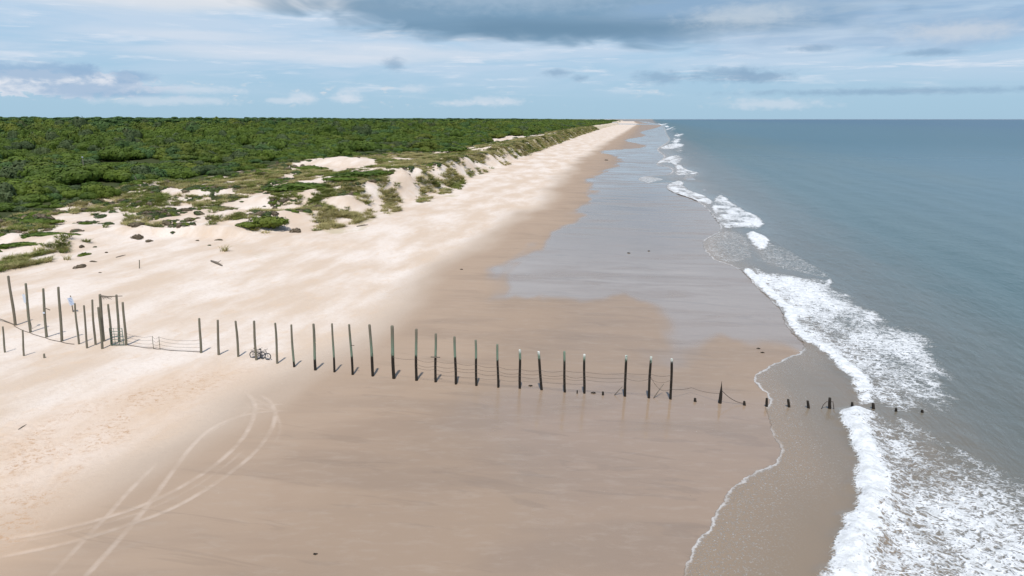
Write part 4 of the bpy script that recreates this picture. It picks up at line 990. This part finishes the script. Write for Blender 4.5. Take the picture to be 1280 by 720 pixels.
    keep = (r.random(n) < prob) & (np.abs(a) < 42) & (thk < 6); sg, tg, x, y, thk, mo = sg[keep], tg[keep], x[keep], y[keep], thk[keep], mot[keep]; n = len(sg)
    sc = (.5+.9*r.random(n)**2)*(1+sg/900)*(1+.3*sm(-10, 0, thk)); scl = np.stack([sc*1.3, sc, sc*.9], 1)
    kd = r.choice([0, 0, 1, 2], n)
    instancer('dune_scrub', np.stack([x, y, height(sg, tg)-.03], 1), scl, np.stack([r.normal(size=n)*.1, r.normal(size=n)*.1, r.uniform(0, 6.28, n)], 1), kd, B, 'dark low scrub dotted over the sandy hollows behind the crest', 'scrub')
    # dead snags in the thicket
    for p, top, w, lb, white in (((107.5, 236), (103, 197), .9, 'tall bare dead trunk with a white top in the left thicket', True), ((491, 194), (491, 180), .8, 'thin bare snag rising from the thicket above the dunes', False), ((173, 238), (169, 228), 1.0, 'forked dead branch at the thicket edge, left', False)):
        x, y = un(*p, 4.5); b = Vector((x, y, gz(x, y))); h, dx = height_above(b, *top); h = max(h, 2)
        root = empty('dead_tree', b); tag(root, lb, 'dead tree')
        mb = MB().ring_tube([(0, 0, -.3), (dx*.3, .1, h*.4), (dx, 0, h)], [.16, .12, .05], 7); rr = random.Random(int(p[0]))
        for _ in range(5):
            f = rr.uniform(.35, .9); q = rr.uniform(0, 6.28); q0 = Vector((dx*f, 0, h*f)); mb.ring_tube([q0, q0+Vector((math.cos(q)*.8, math.sin(q)*.8, .5))], [.04, .015], 5)
        mb.build('trunk', M_bark, root)
        if white: MB().ring_tube([(dx-.25, 0, h), (dx-.05, 0, h+.12), (dx+.25, 0, h+.05)], [.06, .17, .05], 8).build('pale_broken_top', M_white, root)

def debris():
    g = 'dark weed clumps stranded on the beach'
    for i, (p, sz, lb) in enumerate([((663, 482.5), .16, 'small dark weed lump right of the fourth piling past the cross board'), ((741.6, 491.6), .18, 'dark lump on the sand in the wide gap, left of the squat stub'),
                      ((758, 200.5), .8, 'dark lump far up the beach on the wet sand bend'), ((786, 316.5), .22, 'leftmost dark speck on the shiny wet sand'), ((811, 314), .2, 'right dark speck on the shiny wet sand'),
                      ((948, 436), .16, 'upper dark weed bit near the swash lobe'), ((953, 441), .16, 'lower dark weed bit near the swash lobe'), ((394, 693), .10, 'lone dark speck on the damp sand at the bottom'),
                      ((577, 337), .2, 'dark fleck on the damp sand mid beach')]):
        b = hit(*p); r = np.random.default_rng(i); V, F, A = crown_mesh(300+i, [(0, 0, .1, .5), (.5, .1, .05, .35), (-.4, .2, .05, .4)], .3, 60, .5)
        o = mk('weed_clump', V, F, M_weed, smooth=False, attrs={'leaf': A}, loc=b); o.scale = (sz*1.5,)*3; tag(o, lb, 'weed', g)
    for p0, p1, r, lb in (((446, 283.5), (460, 281.5), .13, 'grey driftwood log lying on the sand below the grassy dune'), ((264, 327), (278, 333), .18, 'dark driftwood branch lying on the sand right of the marker stake'),
                          ((145, 322), (157, 319), .07, 'thin crooked driftwood branch left of the marker stake'), ((23, 537), (33, 531), .035, 'small stick in the weed line at lower left')):
        a = hit(*p0); b = hit(*p1); m = a.lerp(b, .5); m.z = gz(m.x, m.y); up = Vector((0, 0, r*.8))
        mb = MB().ring_tube([a+up, m+up*1.6, b+up], [r*.7, r, r*.4], 7); mb.ring_tube([m+up, m+Vector((.5*r/.13, .2, r*3))], [r*.4, r*.15], 5)
        tag(mb.build('driftwood_log', M_board), lb, 'driftwood')

# ------------------------------------------------------------------ sky, sun, camera
def world():
    w = bpy.data.worlds.new('World'); scene.world = w; w.use_nodes = True; w.node_tree.nodes.clear(); nt = NT(w.node_tree)
    out = nt.n.new('ShaderNodeOutputWorld')
    sky = nt.new('ShaderNodeTexSky', sky_type='NISHITA', sun_disc=False, sun_elevation=R(66.5), sun_rotation=R(184), altitude=0, air_density=1.0, dust_density=.3, ozone_density=2.5)
    g = nt.new('ShaderNodeTexCoord').outputs['Generated']; v = nt.new('ShaderNodeVectorMath', {0: g}, operation='NORMALIZE').outputs[0]
    sp = nt.new('ShaderNodeSeparateXYZ', {0: v}); x, y, z = sp.outputs
    az = nt.m('MULTIPLY', nt.m('ARCTAN2', x, y), 180/math.pi); el = nt.m('MULTIPLY', nt.m('ARCSINE', z), 180/math.pi)
    flat = nt.combine(az, el, 0.0)
    K = SKYK
    base = sky.outputs[0]
    tint = nt.new('ShaderNodeMix', {0: 1.0}, data_type='RGBA', blend_type='MULTIPLY'); nt.l.new(base, tint.inputs[6]); tint.inputs[7].default_value = (.80, .93, 1.06, 1); c = tint.outputs[2]
    def col(r_, g_, b_): return (r_*K, g_*K, b_*K)
    hz = nt.mix(nt.ss(0, 7, el), col(.42, .65, .85), col(.50, .71, .93)); c = nt.mix(nt.m('ADD', .25, nt.m('MULTIPLY', nt.ss(24, 10, el), .65)), c, hz)
    den = nt.m('MAXIMUM', nt.m('ADD', z, .06), .02); pl = nt.combine(nt.m('DIVIDE', x, den), nt.m('DIVIDE', y, den), 0.0)
    dk = nt.noise(pl, .55, 5, .6, .5); c_hi = nt.mix(nt.m('MULTIPLY', nt.m('MULTIPLY', nt.ss(.5, .66, dk), nt.ss(9, 16, el)), .75), c, col(.72, .78, .86))
    # thin high veils drawn out along the horizon
    n1 = nt.noise(flat, 1, 5, .6, .4, (.07, .55, 1)); n2 = nt.noise(flat, 1, 5, .65, .3, (.16, 1.6, 1)); n3 = nt.noise(flat, 1, 3, .5, .5, (.22, .7, 1)); n4 = nt.noise(flat, 1, 6, .6, .2, (.9, 1.9, 1))
    veil = nt.m('MULTIPLY', nt.ss(.35, .60, n1), nt.ss(.8, 5, el)); c = nt.mix(nt.m('MULTIPLY', veil, .78), c, col(.66, .80, .97))
    st_ = nt.m('MULTIPLY', nt.m('MULTIPLY', nt.ss(.50, .66, n2), nt.ss(1.0, 3, el)), nt.ss(.3, .62, n3)); c = nt.mix(nt.m('MULTIPLY', st_, .7), c, col(.86, .93, 1.04))
    def ang(px, py):
        d = ray(px, py); return math.degrees(math.atan2(d[0], d[1])), math.degrees(math.asin(d[2]/math.sqrt(sum(q*q for q in d))))
    def blob(px, py, rx, ry, wob, nz, a=.35):
        ca, ce = ang(px, py); k = 57.3/FOC
        da = nt.m('DIVIDE', nt.m('SUBTRACT', az, ca), rx*k); de = nt.m('DIVIDE', nt.m('SUBTRACT', el, ce), ry*k)
        q = nt.m('SQRT', nt.m('ADD', nt.m('MULTIPLY', da, da), nt.m('MULTIPLY', de, de)))
        q = nt.m('ADD', q, nt.m('MULTIPLY', nt.m('SUBTRACT', nz, .5), wob)); return nt.ss(1+a*1.4, 1-a*1.4, q), de
    # row of small cumulus low over the land
    cu = nt.m('MULTIPLY', nt.m('MULTIPLY', nt.ss(.54, .66, n4), nt.ss(.48, .62, n3)), nt.m('MULTIPLY', nt.ss(.6, 1.3, el), nt.ss(3.2, 1.8, el))); cu = nt.m('MULTIPLY', cu, nt.ss(30, 4, az)); c = nt.mix(nt.m('MULTIPLY', cu, .7), c, col(.80, .85, .92))
    W = col(.86, .91, 1.0); GR = col(.20, .36, .53); GM = col(.35, .53, .76)
    def put(c, lst, colr, op, wob, nz, a=.35):
        for L in lst: b, _ = blob(*L, wob, nz, a); c = nt.mix(nt.m('MULTIPLY', b, op), c, colr)
        return c
    c = put(c, [(200, -4, 200, 12), (380, 3, 110, 6)], col(.9, .92, .96), .75, 1.2, n2, .5)
    c = put(c, [(300, 66, 90, 7), (480, 60, 70, 5), (520, 70, 120, 6), (440, 76, 60, 5), (250, 45, 80, 5)], W, .45, 1.5, n2, .5)
    c = put(c, [(75, 104, 85, 12), (135, 103, 18, 10), (40, 108, 50, 8)], W, .95, 2.2, n4, .14)
    c = put(c, [(40, 90, 60, 9), (120, 112, 70, 8), (165, 96, 22, 6), (100, 88, 14, 6)], GM, .75, 2.0, n4, .35)
    c = put(c, [(376, 122, 12, 6), (388, 124, 7, 4), (440, 119, 12, 7), (428, 123, 14, 4), (355, 126, 18, 3), (230, 112, 50, 4), (520, 111, 14, 4), (610, 126, 20, 5), (634, 127, 16, 4), (575, 129, 24, 3), (210, 126, 60, 4), (965, 130, 45, 5)], W, .45, 3.0, n4, .5)
    # the long dark cloud
    n5 = nt.noise(flat, 1, 5, .55, .8, (.13, .8, 1)); lgt = nt.ss(.36, .66, n5)
    b, de = blob(760, -2, 350, 46, 1.0, n3, .15); c = nt.mix(nt.m('MULTIPLY', b, .88), c, nt.mix(nt.m('MULTIPLY', nt.ss(0.0, .7, de), lgt), GR, col(.46, .62, .82)))
    b, de = blob(1030, 14, 230, 32, 1.4, n5, .3); c = nt.mix(nt.m('MULTIPLY', b, .7), c, nt.mix(lgt, GM, col(.50, .65, .83)))
    b, de = blob(1190, 38, 80, 18, 1.8, n5, .35); c = nt.mix(nt.m('MULTIPLY', b, .6), c, GM)
    b, de = blob(720, 37, 180, 10, 1.6, n5, .6); c = nt.mix(nt.m('MULTIPLY', b, .8), c, col(.18, .32, .47))
    b, de = blob(640, -8, 120, 16, 1.5, n4, .6); c = nt.mix(nt.m('MULTIPLY', b, .5), c, col(.52, .66, .82))
    b, de = blob(930, 20, 50, 10, 2.0, n4, .6); c = nt.mix(nt.m('MULTIPLY', b, .55), c, col(.72, .80, .88))
    b, de = blob(1200, 38, 45, 8, 2.0, n4, .6); c = nt.mix(nt.m('MULTIPLY', b, .6), c, col(.76, .81, .88))
    c = put(c, [(825, 97, 24, 6), (915, 93, 40, 7), (950, 96, 26, 6), (695, 91, 13, 4), (725, 98, 9, 3), (492, 80, 10, 6), (1160, 66, 24, 3), (1020, 60, 20, 3), (1130, 114, 130, 3)], col(.30, .46, .65), .65, 2.4, n4, .6)
    bg = nt.new('ShaderNodeBackground', {'Color': c, 'Strength': .10}); bh = nt.new('ShaderNodeBackground', {'Color': c_hi, 'Strength': .10})
    f = nt.m('MULTIPLY', nt.ss(15, 12, el), nt.m('GREATER_THAN', el, -.5)); mx = nt.new('ShaderNodeMixShader', {0: f, 1: bh.outputs[0], 2: bg.outputs[0]}); nt.l.new(mx.outputs[0], out.inputs[0])
SKYK = 7.2

def lights_camera():
    sd = bpy.data.lights.new('sun', 'SUN'); sd.energy = 3.2; sd.angle = R(2.0); sd.color = (1, .95, .88); so = bpy.data.objects.new('sun', sd); COL.objects.link(so)
    E_, A_ = R(66.5), R(4); d = Vector((math.sin(A_)*math.cos(E_), math.cos(A_)*math.cos(E_), -math.sin(E_))); so.rotation_euler = d.to_track_quat('-Z', 'Y').to_euler(); so.location = (-30, -30, 80)
    cd = bpy.data.cameras.new('camera'); cd.sensor_width = 36; cd.lens = FOC/1280*36; cd.clip_end = 200000; cd.clip_start = .5
    co = bpy.data.objects.new('camera', cd); COL.objects.link(co); co.location = (0, 0, CAM_H); co.rotation_euler = (math.pi/2-PITCH, 0, 0); scene.camera = co
    vs = scene.view_settings; vs.view_transform = 'Standard'; vs.look = 'None'; vs.gamma = 1; vs.exposure = .25

import time; T0 = time.time()
ground(); sea(); build_posts(); build_wires(); build_gate_and_signs(); debris(); vegetation()
b4 = POSTS['Q4'][0]
bicycle(hit(315.6, 447.6)+Vector((0, .05, 0)), R(-10), R(-10), 'bicycle with the raised dark handlebar, left one of the pair at the piling')
bicycle(hit(321.6, 448.8)+Vector((.08, .0, 0)), R(-12), R(-9), 'darker bicycle on the right, leaning over the first at the piling')
world(); lights_camera()

cy = scene.cycles; cy.max_bounces = 4; cy.diffuse_bounces = 2; cy.glossy_bounces = 2; cy.transmission_bounces = 2; cy.transparent_max_bounces = 4

w_ = scene.world.cycles; w_.sampling_method = 'MANUAL'; w_.sample_map_resolution = 256
